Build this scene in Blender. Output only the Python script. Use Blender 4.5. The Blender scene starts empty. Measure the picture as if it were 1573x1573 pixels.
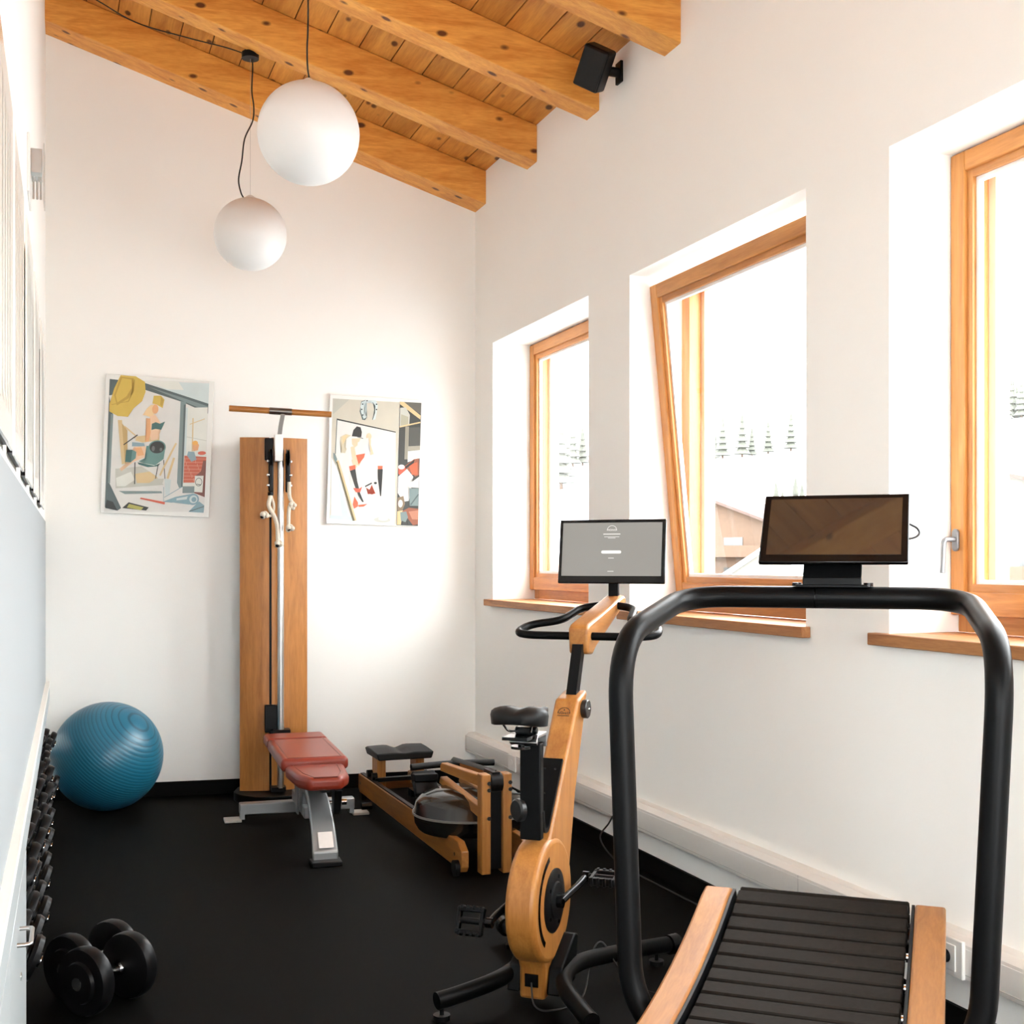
import bpy, bmesh, math, random
from mathutils import Vector, Matrix
random.seed(7)
SC = bpy.context.scene
COL = SC.collection
R = math.radians

# ------------------------------------------------------------------ camera
cam_d = bpy.data.cameras.new('camera'); cam = bpy.data.objects.new('camera', cam_d); COL.objects.link(cam)
cam.location = (0, 0, 1.4); cam.rotation_euler = (R(90), 0, R(-20.717))
cam_d.sensor_width = 36; cam_d.lens = 36*1868/1573; cam_d.shift_y = 75.5/1573
cam_d.clip_start = .02; cam_d.clip_end = 1500
SC.camera = cam
# ------------------------------------------------------------------ sky and exposure
w = bpy.data.worlds.new('sky'); SC.world = w; w.use_nodes = True
bg = w.node_tree.nodes['Background']; bg.inputs[0].default_value = (.96, .985, 1, 1); bg.inputs[1].default_value = 7.5
SC.view_settings.view_transform = 'Standard'; SC.view_settings.look = 'None'
SC.view_settings.exposure = 1.32; SC.view_settings.gamma = 1; SC.view_settings.use_curve_mapping = False

# ------------------------------------------------------------------ materials
def _new(name):
    m = bpy.data.materials.new(name); m.use_nodes = True
    nt = m.node_tree; return m, nt, nt.nodes['Principled BSDF'], nt.nodes, nt.links
def plain(name, col, rough=.5, metal=0, var=.06, scale=30, bump=0, bscale=200, spec=.5, coat=0):
    m, nt, b, N, L = _new(name)
    tc = N.new('ShaderNodeTexCoord'); nz = N.new('ShaderNodeTexNoise'); nz.inputs['Scale'].default_value = scale
    nz.inputs['Detail'].default_value = 4
    L.new(tc.outputs['Object'], nz.inputs['Vector'])
    mx = N.new('ShaderNodeMix'); mx.data_type = 'RGBA'
    a = [c*(1-var) for c in col]; c2 = [min(1, c*(1+var)) for c in col]
    mx.inputs[6].default_value = (*a, 1); mx.inputs[7].default_value = (*c2, 1)
    L.new(nz.outputs['Fac'], mx.inputs[0]); L.new(mx.outputs[2], b.inputs['Base Color'])
    b.inputs['Roughness'].default_value = rough; b.inputs['Metallic'].default_value = metal
    b.inputs['Specular IOR Level'].default_value = spec; b.inputs['Coat Weight'].default_value = coat
    if bump:
        n2 = N.new('ShaderNodeTexNoise'); n2.inputs['Scale'].default_value = bscale
        L.new(tc.outputs['Object'], n2.inputs['Vector'])
        bp = N.new('ShaderNodeBump'); bp.inputs['Strength'].default_value = bump; bp.inputs['Distance'].default_value = .002
        L.new(n2.outputs['Fac'], bp.inputs['Height']); L.new(bp.outputs[0], b.inputs['Normal'])
    return m
def wood(name, light, dark, axis='Y', s=1., rough=.45, knots=0, coat=0.0):
    m, nt, b, N, L = _new(name)
    tc = N.new('ShaderNodeTexCoord'); mp = N.new('ShaderNodeMapping')
    oi = N.new('ShaderNodeObjectInfo'); ad = N.new('ShaderNodeVectorMath'); ad.operation = 'ADD'
    mu = N.new('ShaderNodeMath'); mu.operation = 'MULTIPLY'; mu.inputs[1].default_value = 37
    L.new(oi.outputs['Random'], mu.inputs[0])
    L.new(tc.outputs['Object'], ad.inputs[0]); L.new(mu.outputs[0], ad.inputs[1])
    sc = {'X': (1.2, 14, 14), 'Y': (14, 1.2, 14), 'Z': (14, 14, 1.2)}[axis]
    mp.inputs['Scale'].default_value = [v*s for v in sc]
    L.new(ad.outputs[0], mp.inputs['Vector'])
    n1 = N.new('ShaderNodeTexNoise'); n1.inputs['Scale'].default_value = 1.0; n1.inputs['Detail'].default_value = 5; n1.inputs['Distortion'].default_value = 1.2
    L.new(mp.outputs[0], n1.inputs['Vector'])
    n2 = N.new('ShaderNodeTexNoise'); n2.inputs['Scale'].default_value = 9; n2.inputs['Detail'].default_value = 3
    L.new(mp.outputs[0], n2.inputs['Vector'])
    mm = N.new('ShaderNodeMath'); mm.operation = 'MULTIPLY_ADD'; mm.inputs[1].default_value = .45
    L.new(n2.outputs['Fac'], mm.inputs[0]); L.new(n1.outputs['Fac'], mm.inputs[2])
    rp = N.new('ShaderNodeValToRGB'); e = rp.color_ramp.elements
    e[0].position = .5; e[0].color = (*light, 1); e[1].position = 1.0; e[1].color = (*dark, 1)
    L.new(mm.outputs[0], rp.inputs[0])
    out = rp.outputs[0]
    if knots:
        v = N.new('ShaderNodeTexVoronoi'); v.inputs['Scale'].default_value = 1; 
        mp2 = N.new('ShaderNodeMapping'); k = knots
        sc2 = {'X': (.55, 1, 1), 'Y': (1, .55, 1), 'Z': (1, 1, .55)}[axis]
        mp2.inputs['Scale'].default_value = [q*k for q in sc2]
        L.new(ad.outputs[0], mp2.inputs['Vector']); L.new(mp2.outputs[0], v.inputs['Vector'])
        r2 = N.new('ShaderNodeValToRGB'); e2 = r2.color_ramp.elements
        e2[0].position = .10; e2[0].color = (.16, .09, .05, 1); e2[1].position = .17; e2[1].color = (1, 1, 1, 1)
        L.new(v.outputs['Distance'], r2.inputs[0])
        mx = N.new('ShaderNodeMix'); mx.data_type = 'RGBA'; mx.blend_type = 'MULTIPLY'; mx.inputs[0].default_value = 1
        L.new(out, mx.inputs[6]); L.new(r2.outputs[0], mx.inputs[7]); out = mx.outputs[2]
    hs = N.new('ShaderNodeHueSaturation'); ma = N.new('ShaderNodeMapRange')
    ma.inputs[3].default_value = .86; ma.inputs[4].default_value = 1.12
    L.new(oi.outputs['Random'], ma.inputs[0]); L.new(ma.outputs[0], hs.inputs['Value']); L.new(out, hs.inputs['Color'])
    L.new(hs.outputs[0], b.inputs['Base Color'])
    b.inputs['Roughness'].default_value = rough; b.inputs['Coat Weight'].default_value = coat
    bp = N.new('ShaderNodeBump'); bp.inputs['Strength'].default_value = .12; bp.inputs['Distance'].default_value = .001
    L.new(mm.outputs[0], bp.inputs['Height']); L.new(bp.outputs[0], b.inputs['Normal'])
    return m
def emit(name, col, strength, rough=.08, base=(.01, .01, .01)):
    m, nt, b, N, L = _new(name)
    b.inputs['Base Color'].default_value = (*base, 1); b.inputs['Roughness'].default_value = rough
    b.inputs['Emission Color'].default_value = (*col, 1); b.inputs['Emission Strength'].default_value = strength
    return m
def facing(N, L, sock, f0=.04):
    lw = N.new('ShaderNodeLayerWeight'); lw.inputs[0].default_value = .5
    pw = N.new('ShaderNodeMath'); pw.operation = 'POWER'; pw.inputs[1].default_value = 5; L.new(lw.outputs['Facing'], pw.inputs[0])
    ma = N.new('ShaderNodeMath'); ma.operation = 'MULTIPLY_ADD'; ma.inputs[1].default_value = 1-f0; ma.inputs[2].default_value = f0
    L.new(pw.outputs[0], ma.inputs[0]); L.new(ma.outputs[0], sock)
def pane_glass(name, tint=(.97, .985, .98), refl=.06):
    m, nt, b, N, L = _new(name)
    N.remove(b); tr = N.new('ShaderNodeBsdfTransparent'); tr.inputs[0].default_value = (*tint, 1)
    gl = N.new('ShaderNodeBsdfGlossy'); gl.inputs['Roughness'].default_value = .02
    mx = N.new('ShaderNodeMixShader'); facing(N, L, mx.inputs[0])
    L.new(tr.outputs[0], mx.inputs[1]); L.new(gl.outputs[0], mx.inputs[2])
    L.new(mx.outputs[0], N['Material Output'].inputs[0]); return m

M = {}
M['wall'] = plain('white_plaster', (.895, .893, .862), .9, var=.012, scale=3, bump=.12, bscale=90, spec=.2)
M['wall_dim'] = plain('light_dimmed_plaster', (.36, .39, .405), .6, var=.01, scale=3, spec=.2)  # lower left wall: colour darkened to hold back the strong window light
M['rubber'] = plain('black_rubber_floor', (.0026, .0025, .0023), .62, var=.8, scale=420, bump=.25, bscale=500, spec=.035)
M['skirt'] = plain('black_rubber_skirting', (.003, .003, .003), .6, var=.2, spec=.05)
M['rafter'] = wood('spruce_rafter', (.80, .39, .08), (.53, .18, .022), 'X', 1.0, .5, knots=9)
M['plank'] = wood('spruce_plank', (.74, .35, .075), (.46, .16, .025), 'Y', 1.0, .5, knots=8)
M['groove'] = plain('dark_groove', (.10, .035, .01), .8)
M['larch'] = wood('larch_frame', (.68, .31, .085), (.46, .17, .035), 'Z', 1.2, .4)
M['larch_h'] = wood('larch_rail', (.66, .29, .08), (.42, .15, .03), 'Y', 1.2, .4)
M['larch_out'] = wood('glare_paled_larch', (.80, .60, .45), (.70, .48, .33), 'Z', 1.2, .6)  # larch made paler, with the glare through the panes put into its colour
M['sill'] = wood('larch_sill', (.48, .22, .075), (.28, .10, .03), 'Y', 2.2, .5)
M['oak_z'] = wood('oak_upright', (.43, .185, .042), (.27, .095, .016), 'Z', 1.5, .4)
M['oak_y'] = wood('oak_rail', (.40, .17, .038), (.25, .088, .015), 'Y', 1.5, .4)
M['oak_x'] = wood('oak_cross', (.40, .17, .038), (.25, .088, .015), 'X', 1.5, .4)
M['veneer'] = wood('oak_veneer', (.50, .205, .045), (.30, .11, .02), 'Z', 1.6, .4)
M['white'] = plain('white_plastic', (.80, .79, .76), .4, var=.02)
M['trunk'] = plain('white_duct', (.78, .76, .72), .45, var=.02)
M['globe'] = plain('opal_globe', (.74, .735, .72), .35, var=.01)
M['black'] = plain('black_powder_coat', (.0025, .0027, .003), .38, var=.15, scale=200, bump=.08, bscale=700, spec=.11)
M['blackp'] = plain('black_plastic', (.0035, .0035, .004), .4, var=.1, spec=.16)
M['gloss'] = plain('gloss_black', (.003, .003, .0035), .18, var=.05, spec=.25)
M['slat'] = plain('dark_rubber_slat', (.016, .0132, .011), .6, var=.3, scale=60, bump=.1, spec=.05)
M['pad'] = plain('black_foam', (.006, .006, .006), .5, var=.1, bump=.1, spec=.25)
M['chrome'] = plain('chrome', (.75, .75, .74), .15, 1, var=.02)
M['darksteel'] = plain('dark_steel', (.18, .165, .15), .35, 1, var=.04)
M['steel'] = plain('brushed_steel', (.55, .55, .54), .3, 1, var=.04)
M['silver'] = plain('silver_enamel', (.30, .31, .31), .35, .5, var=.05, scale=300)
M['red'] = plain('red_leather', (.20, .022, .009), .38, var=.08, bump=.1, bscale=250, coat=.08)
M['rope'] = plain('cotton_rope', (.56, .50, .41), .9, var=.25, scale=150, bump=.6, bscale=250)
M['cab'] = plain('grey_white_laminate', (.42, .455, .465), .45, var=.01)
M['cabedge'] = plain('cream_edge', (.84, .80, .74), .5, var=.01)
M['niche'] = plain('niche_lining', (.10, .09, .08), .8)
M['tank'] = None
M['clearplate'] = pane_glass('clear_acrylic', (.93, .94, .93))
M['glass'] = pane_glass('window_glass')
M['gasket'] = plain('white_gasket', (.85, .85, .84), .5, var=.01)
M['knob'] = plain('black_knob', (.01, .01, .01), .35)
M['cable'] = plain('black_cable', (.01, .01, .01), .5)
M['snow'] = plain('patchy_snow', (.45, .46, .47), .9, var=.04, scale=.2)
M['fir'] = plain('dark_fir', (.058, .06, .048), .9, var=.4, scale=2)
M['bush'] = plain('brown_bush', (.085, .065, .045), .9, var=.4, scale=2)
M['chalet'] = plain('chalet_timber', (.085, .05, .03), .8, var=.2, scale=3)
M['plasterout'] = plain('pale_render', (.16, .15, .13), .9, var=.05)
M['roofred'] = plain('brown_roof', (.065, .04, .032), .8, var=.2)
M['winout'] = plain('dark_pane', (.05, .055, .055), .2)
def tank_mat():
    m, nt, b, N, L = _new('smoky_tank')
    N.remove(b); tr = N.new('ShaderNodeBsdfTransparent'); tr.inputs[0].default_value = (.16, .155, .145, 1)
    gl = N.new('ShaderNodeBsdfGlossy'); gl.inputs['Roughness'].default_value = .12; gl.inputs[0].default_value = (.9, .9, .9, 1)
    df = N.new('ShaderNodeBsdfDiffuse'); df.inputs[0].default_value = (.022, .02, .018, 1)
    m1 = N.new('ShaderNodeMixShader'); m1.inputs[0].default_value = .45
    L.new(tr.outputs[0], m1.inputs[1]); L.new(df.outputs[0], m1.inputs[2])
    mx = N.new('ShaderNodeMixShader'); facing(N, L, mx.inputs[0], .05)
    L.new(m1.outputs[0], mx.inputs[1]); L.new(gl.outputs[0], mx.inputs[2])
    L.new(mx.outputs[0], N['Material Output'].inputs[0]); return m
M['tank'] = tank_mat()
def ball_mat():
    m, nt, b, N, L = _new('blue_rubber_ball')
    tc = N.new('ShaderNodeTexCoord'); mp = N.new('ShaderNodeMapping'); L.new(tc.outputs['Object'], mp.inputs['Vector'])
    wv = N.new('ShaderNodeTexWave'); wv.wave_type = 'BANDS'; wv.bands_direction = 'Z'; wv.inputs['Scale'].default_value = 19
    wv.inputs['Distortion'].default_value = .6
    L.new(mp.outputs[0], wv.inputs['Vector'])
    rp = N.new('ShaderNodeValToRGB'); e = rp.color_ramp.elements
    e[0].position = 0; e[0].color = (.005, .06, .10, 1); e[1].position = .16; e[1].color = (.012, .125, .20, 1)
    L.new(wv.outputs['Fac'], rp.inputs[0]); L.new(rp.outputs[0], b.inputs['Base Color'])
    b.inputs['Roughness'].default_value = .36
    bp = N.new('ShaderNodeBump'); bp.inputs['Strength'].default_value = .25; bp.inputs['Distance'].default_value = .003
    L.new(wv.outputs['Fac'], bp.inputs['Height']); L.new(bp.outputs[0], b.inputs['Normal'])
    return m
M['ball'] = ball_mat()
def flat(name, col): return plain(name, [c*.88 for c in col], .35, var=.10, scale=9)

# ------------------------------------------------------------------ mesh helpers
class B:
    def __init__(s): s.bm = bmesh.new(); s.mi = 0
    def face(s, pts):
        f = s.bm.faces.new([s.bm.verts.new(p) for p in pts]); f.material_index = s.mi; return f
    def box(s, c, d, rot=None, piv=None):
        mat = Matrix.Translation(c)
        if rot is not None: mat = mat @ rot.to_4x4()
        mat = mat @ Matrix.Diagonal((*d, 1))
        r = bmesh.ops.create_cube(s.bm, size=1, matrix=mat)
        for f in {f for v in r['verts'] for f in v.link_faces}: f.material_index = s.mi
        return s
    def lohi(s, a, b): return s.box([(p+q)/2 for p, q in zip(a, b)], [abs(q-p) for p, q in zip(a, b)])
    def loft(s, rings, caps=True, closed=False):
        vs = [[s.bm.verts.new(p) for p in r] for r in rings]; n = len(vs[0])
        seq = list(range(len(vs)-1)) + ([len(vs)-1] if closed else [])
        for i in seq:
            a, b = vs[i], vs[(i+1) % len(vs)]
            for k in range(n):
                f = s.bm.faces.new((a[k], a[(k+1) % n], b[(k+1) % n], b[k])); f.material_index = s.mi
        if caps and not closed:
            f = s.bm.faces.new(vs[0][::-1]); f.material_index = s.mi
            f = s.bm.faces.new(vs[-1]); f.material_index = s.mi
        return s
    def tube(s, pts, r, seg=12, closed=False, flat=1.0):
        pts = [Vector(p) for p in pts]; n = len(pts); T = []
        for i in range(n):
            if closed: t = pts[(i+1) % n]-pts[i-1]
            else: t = pts[min(i+1, n-1)]-pts[max(i-1, 0)]
            T.append(t.normalized())
        u = T[0].orthogonal().normalized(); rings = []
        for i in range(n):
            u = (u-T[i]*u.dot(T[i])); u = u.normalized() if u.length > 1e-6 else T[i].orthogonal().normalized()
            v = T[i].cross(u); rr = r[i] if isinstance(r, (list, tuple)) else r
            rings.append([pts[i]+rr*(math.cos(2*math.pi*k/seg)*u+flat*math.sin(2*math.pi*k/seg)*v) for k in range(seg)])
        return s.loft(rings, True, closed)
    def cyl(s, a, b, r, seg=20, r2=None): return s.tube([a, b], [r, r if r2 is None else r2], seg)
    def prism(s, poly, lo, hi, axis='x'):
        def P(a, b, h): return {'x': (h, a, b), 'y': (a, h, b), 'z': (a, b, h)}[axis]
        return s.loft([[P(a, b, lo) for a, b in poly], [P(a, b, hi) for a, b in poly]])
    def lathe(s, prof, c=(0, 0, 0), seg=32, axis=None):
        q = Vector((0, 0, 1)).rotation_difference(Vector(axis)) if axis is not None else None
        rings = []
        for r, z in prof:
            ring = []
            for k in range(seg):
                p = Vector((max(r, 1e-5)*math.cos(2*math.pi*k/seg), max(r, 1e-5)*math.sin(2*math.pi*k/seg), z))
                if q: p = q @ p
                ring.append(p+Vector(c))
            rings.append(ring)
        return s.loft(rings)
    def sphere(s, c, r, seg=16, sc=(1, 1, 1)):
        m = Matrix.Translation(c) @ Matrix.Diagonal((*sc, 1))
        res = bmesh.ops.create_uvsphere(s.bm, u_segments=seg, v_segments=max(6, seg*2//3), radius=r, matrix=m)
        for f in {f for v in res['verts'] for f in v.link_faces}: f.material_index = s.mi
        return s
    def build(s, name, mat, parent=None, bevel=0, angle=35, seg=2, fix=True):
        if fix: bmesh.ops.recalc_face_normals(s.bm, faces=s.bm.faces)
        me = bpy.data.meshes.new(name); s.bm.to_mesh(me); s.bm.free()
        for m in (mat if isinstance(mat, (list, tuple)) else [mat]): me.materials.append(M[m] if isinstance(m, str) else m)
        for p in me.polygons: p.use_smooth = True
        me.set_sharp_from_angle(angle=R(angle))
        o = bpy.data.objects.new(name, me); COL.objects.link(o)
        if parent: o.parent = parent
        if bevel:
            b = o.modifiers.new('bevel', 'BEVEL'); b.width = bevel; b.segments = seg; b.limit_method = 'ANGLE'; b.angle_limit = R(35)
        return o
def thing(name, label, cat, loc=(0, 0, 0), rz=0, group=None):
    o = bpy.data.objects.new(name, None); COL.objects.link(o); o.location = loc; o.rotation_euler = (0, 0, rz)
    o.empty_display_size = .1; return tag(o, label, cat, group)
def tag(o, label, cat, group=None, kind=None):
    o['label'] = label; o['category'] = cat
    if group: o['group'] = group
    if kind: o['kind'] = kind
    return o
def struct(o, label=None, cat=None):
    o['kind'] = 'structure'
    if label: o['label'] = label; o['category'] = cat
    return o
def inst(src, name, parent, loc=(0, 0, 0), rot=(0, 0, 0)):
    o = bpy.data.objects.new(name, src.data if hasattr(src, 'data') else src); COL.objects.link(o); o.parent = parent
    o.location = loc; o.rotation_euler = rot; return o
def copy_tree(o, parent=None):
    c = o.copy(); COL.objects.link(c); c.parent = parent
    for ch in list(o.children): copy_tree(ch, c)
    return c
def fillet(pts, rad, n=7):
    pts = [Vector(p) for p in pts]; out = [pts[0]]
    for i in range(1, len(pts)-1):
        r = rad[i-1] if isinstance(rad, (list, tuple)) else rad
        a = (pts[i-1]-pts[i]); b = (pts[i+1]-pts[i]); r = min(r, a.length*.49, b.length*.49)
        p = pts[i]+a.normalized()*r; q = pts[i]+b.normalized()*r
        for k in range(n+1):
            t = k/n; out.append((1-t)**2*p+2*t*(1-t)*pts[i]+t*t*q)
    out.append(pts[-1]); return out
def smooth(pts, n=6):
    P = [Vector(p) for p in pts]; P = [2*P[0]-P[1]]+P+[2*P[-1]-P[-2]]; out = []
    for i in range(1, len(P)-2):
        for k in range(n):
            t = k/n; a, b, c, d = P[i-1:i+3]
            out.append(.5*((2*b)+(-a+c)*t+(2*a-5*b+4*c-d)*t*t+(-a+3*b-3*c+d)*t**3))
    out.append(P[-2]); return out
def text(name, s, size, mat, parent, mtx):
    cu = bpy.data.curves.new(name, 'FONT'); cu.body = s; cu.size = size; cu.align_x = 'CENTER'; cu.align_y = 'CENTER'; cu.extrude = .0004
    t = bpy.data.objects.new(name, cu); COL.objects.link(t)
    dg = bpy.context.evaluated_depsgraph_get(); me = bpy.data.meshes.new_from_object(t.evaluated_get(dg))
    bpy.data.objects.remove(t); me.materials.clear(); me.materials.append(M[mat] if isinstance(mat, str) else mat)
    o = bpy.data.objects.new(name, me); COL.objects.link(o); o.parent = parent; o.matrix_local = mtx; return o
def arc(cx, cy, r, a0, a1, n): return [(cx+r*math.cos(R(a0+(a1-a0)*k/n)), cy+r*math.sin(R(a0+(a1-a0)*k/n))) for k in range(n+1)]

SC.cycles.use_denoising = True
SC.cycles.max_bounces = 14; SC.cycles.diffuse_bounces = 8; SC.cycles.transparent_max_bounces = 16
SC.cycles.sample_clamp_indirect = 12

# ------------------------------------------------------------------ the room shell
XR, YN = 2.511, -2.0                       # window wall, wall behind the camera
XO = 2.91                                  # outer face of the window wall
PH = R(6.5); YC = 7.298                    # the back wall runs slightly askew
def yb(x): return YC+(XR-x)*math.tan(PH)
TL = math.tan(R(.8093))
def xl(y): return -.1427+y*TL              # left wall plane
SLOPE = .337
def zr(x): return 3.612+(XR-x)*SLOPE       # underside of the rafters
def zp(x): return zr(x)+.205               # underside of the ceiling boards
WIN = [(5.557, 6.969), (3.68, 5.094), (1.80, 3.219), (-.08, 1.34), (-1.90, -.54)]
ZS, ZT = 1.128, 2.729

b = B(); b.face([(-1, YN-.3, 0), (XO, YN-.3, 0), (XO, 8.2, 0), (-1, 8.2, 0)]); 
fl = struct(b.build('floor', 'rubber'), 'black speckled rubber sports floor', 'floor')
# window wall: courses under, over and between the openings
b = B()
b.lohi((XR, YN-.3, -.3), (XO, 8.1, ZS))
ys = [YN-.3]+sorted(sum([list(q) for q in WIN], []))+[8.1]
for i in range(0, len(ys), 2): b.lohi((XR, ys[i], ZS), (XO, ys[i+1], ZT))
b.loft([[(XR, y, ZT), (XO, y, ZT), (XO, y, zp(XO)+.03), (XR, y, zp(XR)+.03)] for y in (YN-.3, 8.1)])
struct(b.build('wall_right', 'wall'), 'white plaster wall with deep window recesses', 'wall')
b = B()
b.loft([[(XR+.02, yb(XR+.02)+d, -.3), (XR+.02, yb(XR+.02)+d, zp(XR)+.06), (-.62, yb(-.62)+d, zp(-.62)+.03), (-.62, yb(-.62)+d, -.3)] for d in (0, .3)])
struct(b.build('wall_back', 'wall'), 'tall white end wall under the sloping timber roof', 'wall')
b = B()
def lw(ya, yb_, za, zb): b.loft([[(xl(y)-.3, y, za), (xl(y), y, za), (xl(y), y, zb), (xl(y)-.3, y, zb)] for y in (ya, yb_)])
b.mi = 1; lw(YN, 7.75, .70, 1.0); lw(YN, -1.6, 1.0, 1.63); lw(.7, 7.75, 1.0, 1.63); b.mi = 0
lw(YN, -1.6, 1.63, 2.5); lw(.7, 7.75, 1.63, 2.5)
b.loft([[(xl(y)-.3, y, 2.5), (xl(y), y, 2.5), (xl(y), y, zp(xl(y))+.03), (xl(y)-.3, y, zp(xl(y)-.3)+.03)] for y in (YN, 7.75)])
b.lohi((-.66, YN, 0), (-.62, 7.8, .72))
struct(b.build('wall_left', ['wall', 'wall_dim']), 'white side wall above the low cabinet', 'wall')
# wall behind the camera; the unseen terrace door is added for its daylight
b = B(); b.lohi((-.66, YN-.3, -.1), (.15, YN, 2.5)); b.lohi((2.35, YN-.3, -.1), (XR+.02, YN, 2.5))
b.loft([[(-.66, YN-d, 2.5), (XR+.02, YN-d, 2.5), (XR+.02, YN-d, zp(XR)+.03), (-.66, YN-d, zp(-.66)+.03)] for d in (0, .3)])
struct(b.build('wall_front', 'wall'), 'white wall with an unseen glazed terrace door added for daylight', 'wall')
dr = bpy.data.objects.new('fill_door', None); COL.objects.link(dr); dr.location = (1.25, YN-.2, 0); struct(dr, 'unseen glazed larch terrace door added for daylight', 'door')
for x0 in (-1.1, 0):
    b = B(); b.lohi((x0, 0, 0), (x0+.09, .06, 2.5)); b.lohi((x0+1.01, 0, 0), (x0+1.1, .06, 2.5)); b.lohi((x0+.09, 0, 0), (x0+1.01, .06, .1)); b.lohi((x0+.09, 0, 2.41), (x0+1.01, .06, 2.5)); lf = b.build('door_leaf', 'larch', dr)
    b = B(); b.face([(x0+.09, .03, .1), (x0+1.01, .03, .1), (x0+1.01, .03, 2.41), (x0+.09, .03, 2.41)]); b.build('door_pane', 'glass', lf)
b = B()
b.loft([[(2.498, yb(2.498)-d, 0), (2.498, yb(2.498)-d, .085), (-.1, yb(-.1)-d, .085), (-.1, yb(-.1)-d, 0)] for d in (0, .014)])
struct(b.build('baseboard_back', 'skirt'), 'black rubber skirting along the end wall', 'baseboard')
b = B(); b.lohi((XR-.014, YN, 0), (XR, yb(XR)-.015, .085))
struct(b.build('baseboard_right', 'skirt'), 'black rubber skirting under the window wall', 'baseboard')

# ceiling: boards and rafters
b = B(); b.loft([[(3.0, y, zp(3.0)+.026), (-.7, y, zp(-.7)+.026), (-.7, y, zp(-.7)+.1), (3.0, y, zp(3.0)+.1)] for y in (YN-.3, 8.1)])
ceil = struct(b.build('ceiling', 'groove'), 'sloping orange spruce ceiling with rafters and boards', 'ceiling')
pw = .178; k = 0; x = XR+.12
a = math.atan(SLOPE)
b = B(); hw = pw/2-.0022
b.loft([[(-hw, y, 0), (hw, y, 0), (hw+.0, y, .024), (-hw, y, .024)] for y in (YN-.25, 8.0)])
src = b.build('plank', 'plank', ceil, bevel=.002, seg=1)
while x > -.55:
    o = src if k == 0 else inst(src, 'plank', ceil)
    if k:
        m = o.modifiers.new('bevel', 'BEVEL'); m.width = .002; m.segments = 1
    o.location = (x, 0, zp(x)); o.rotation_euler = (0, a, 0); x -= pw*math.cos(a); k += 1
near = [7.095, 6.25, 5.43, 4.602, 3.77, 2.94, 2.11, 1.28, .45, -.38, -1.21]
# a rafter: local x runs up the slope from the window wall towards the left wall
def rafter_mesh(wd):
    b = B(); Lh = 2.80; t = math.tan(PH)
    def sec(q): return [(-q, q*t, q*SLOPE), (-q, q*t+wd, q*SLOPE), (-q, q*t+wd, q*SLOPE+.203), (-q, q*t, q*SLOPE+.203)]
    b.loft([sec(-.012), sec(Lh)]); return b
for i, y in enumerate(near):
    wd = .205 if i == 0 else .15
    if i < 2: src = rafter_mesh(wd).build('rafter', 'rafter', ceil, bevel=.004, seg=1); o = src
    else: o = inst(src, 'rafter', ceil); mm = o.modifiers.new('bevel', 'BEVEL'); mm.width = .004; mm.segments = 1
    o.location = (XR, y, zr(XR))

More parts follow.
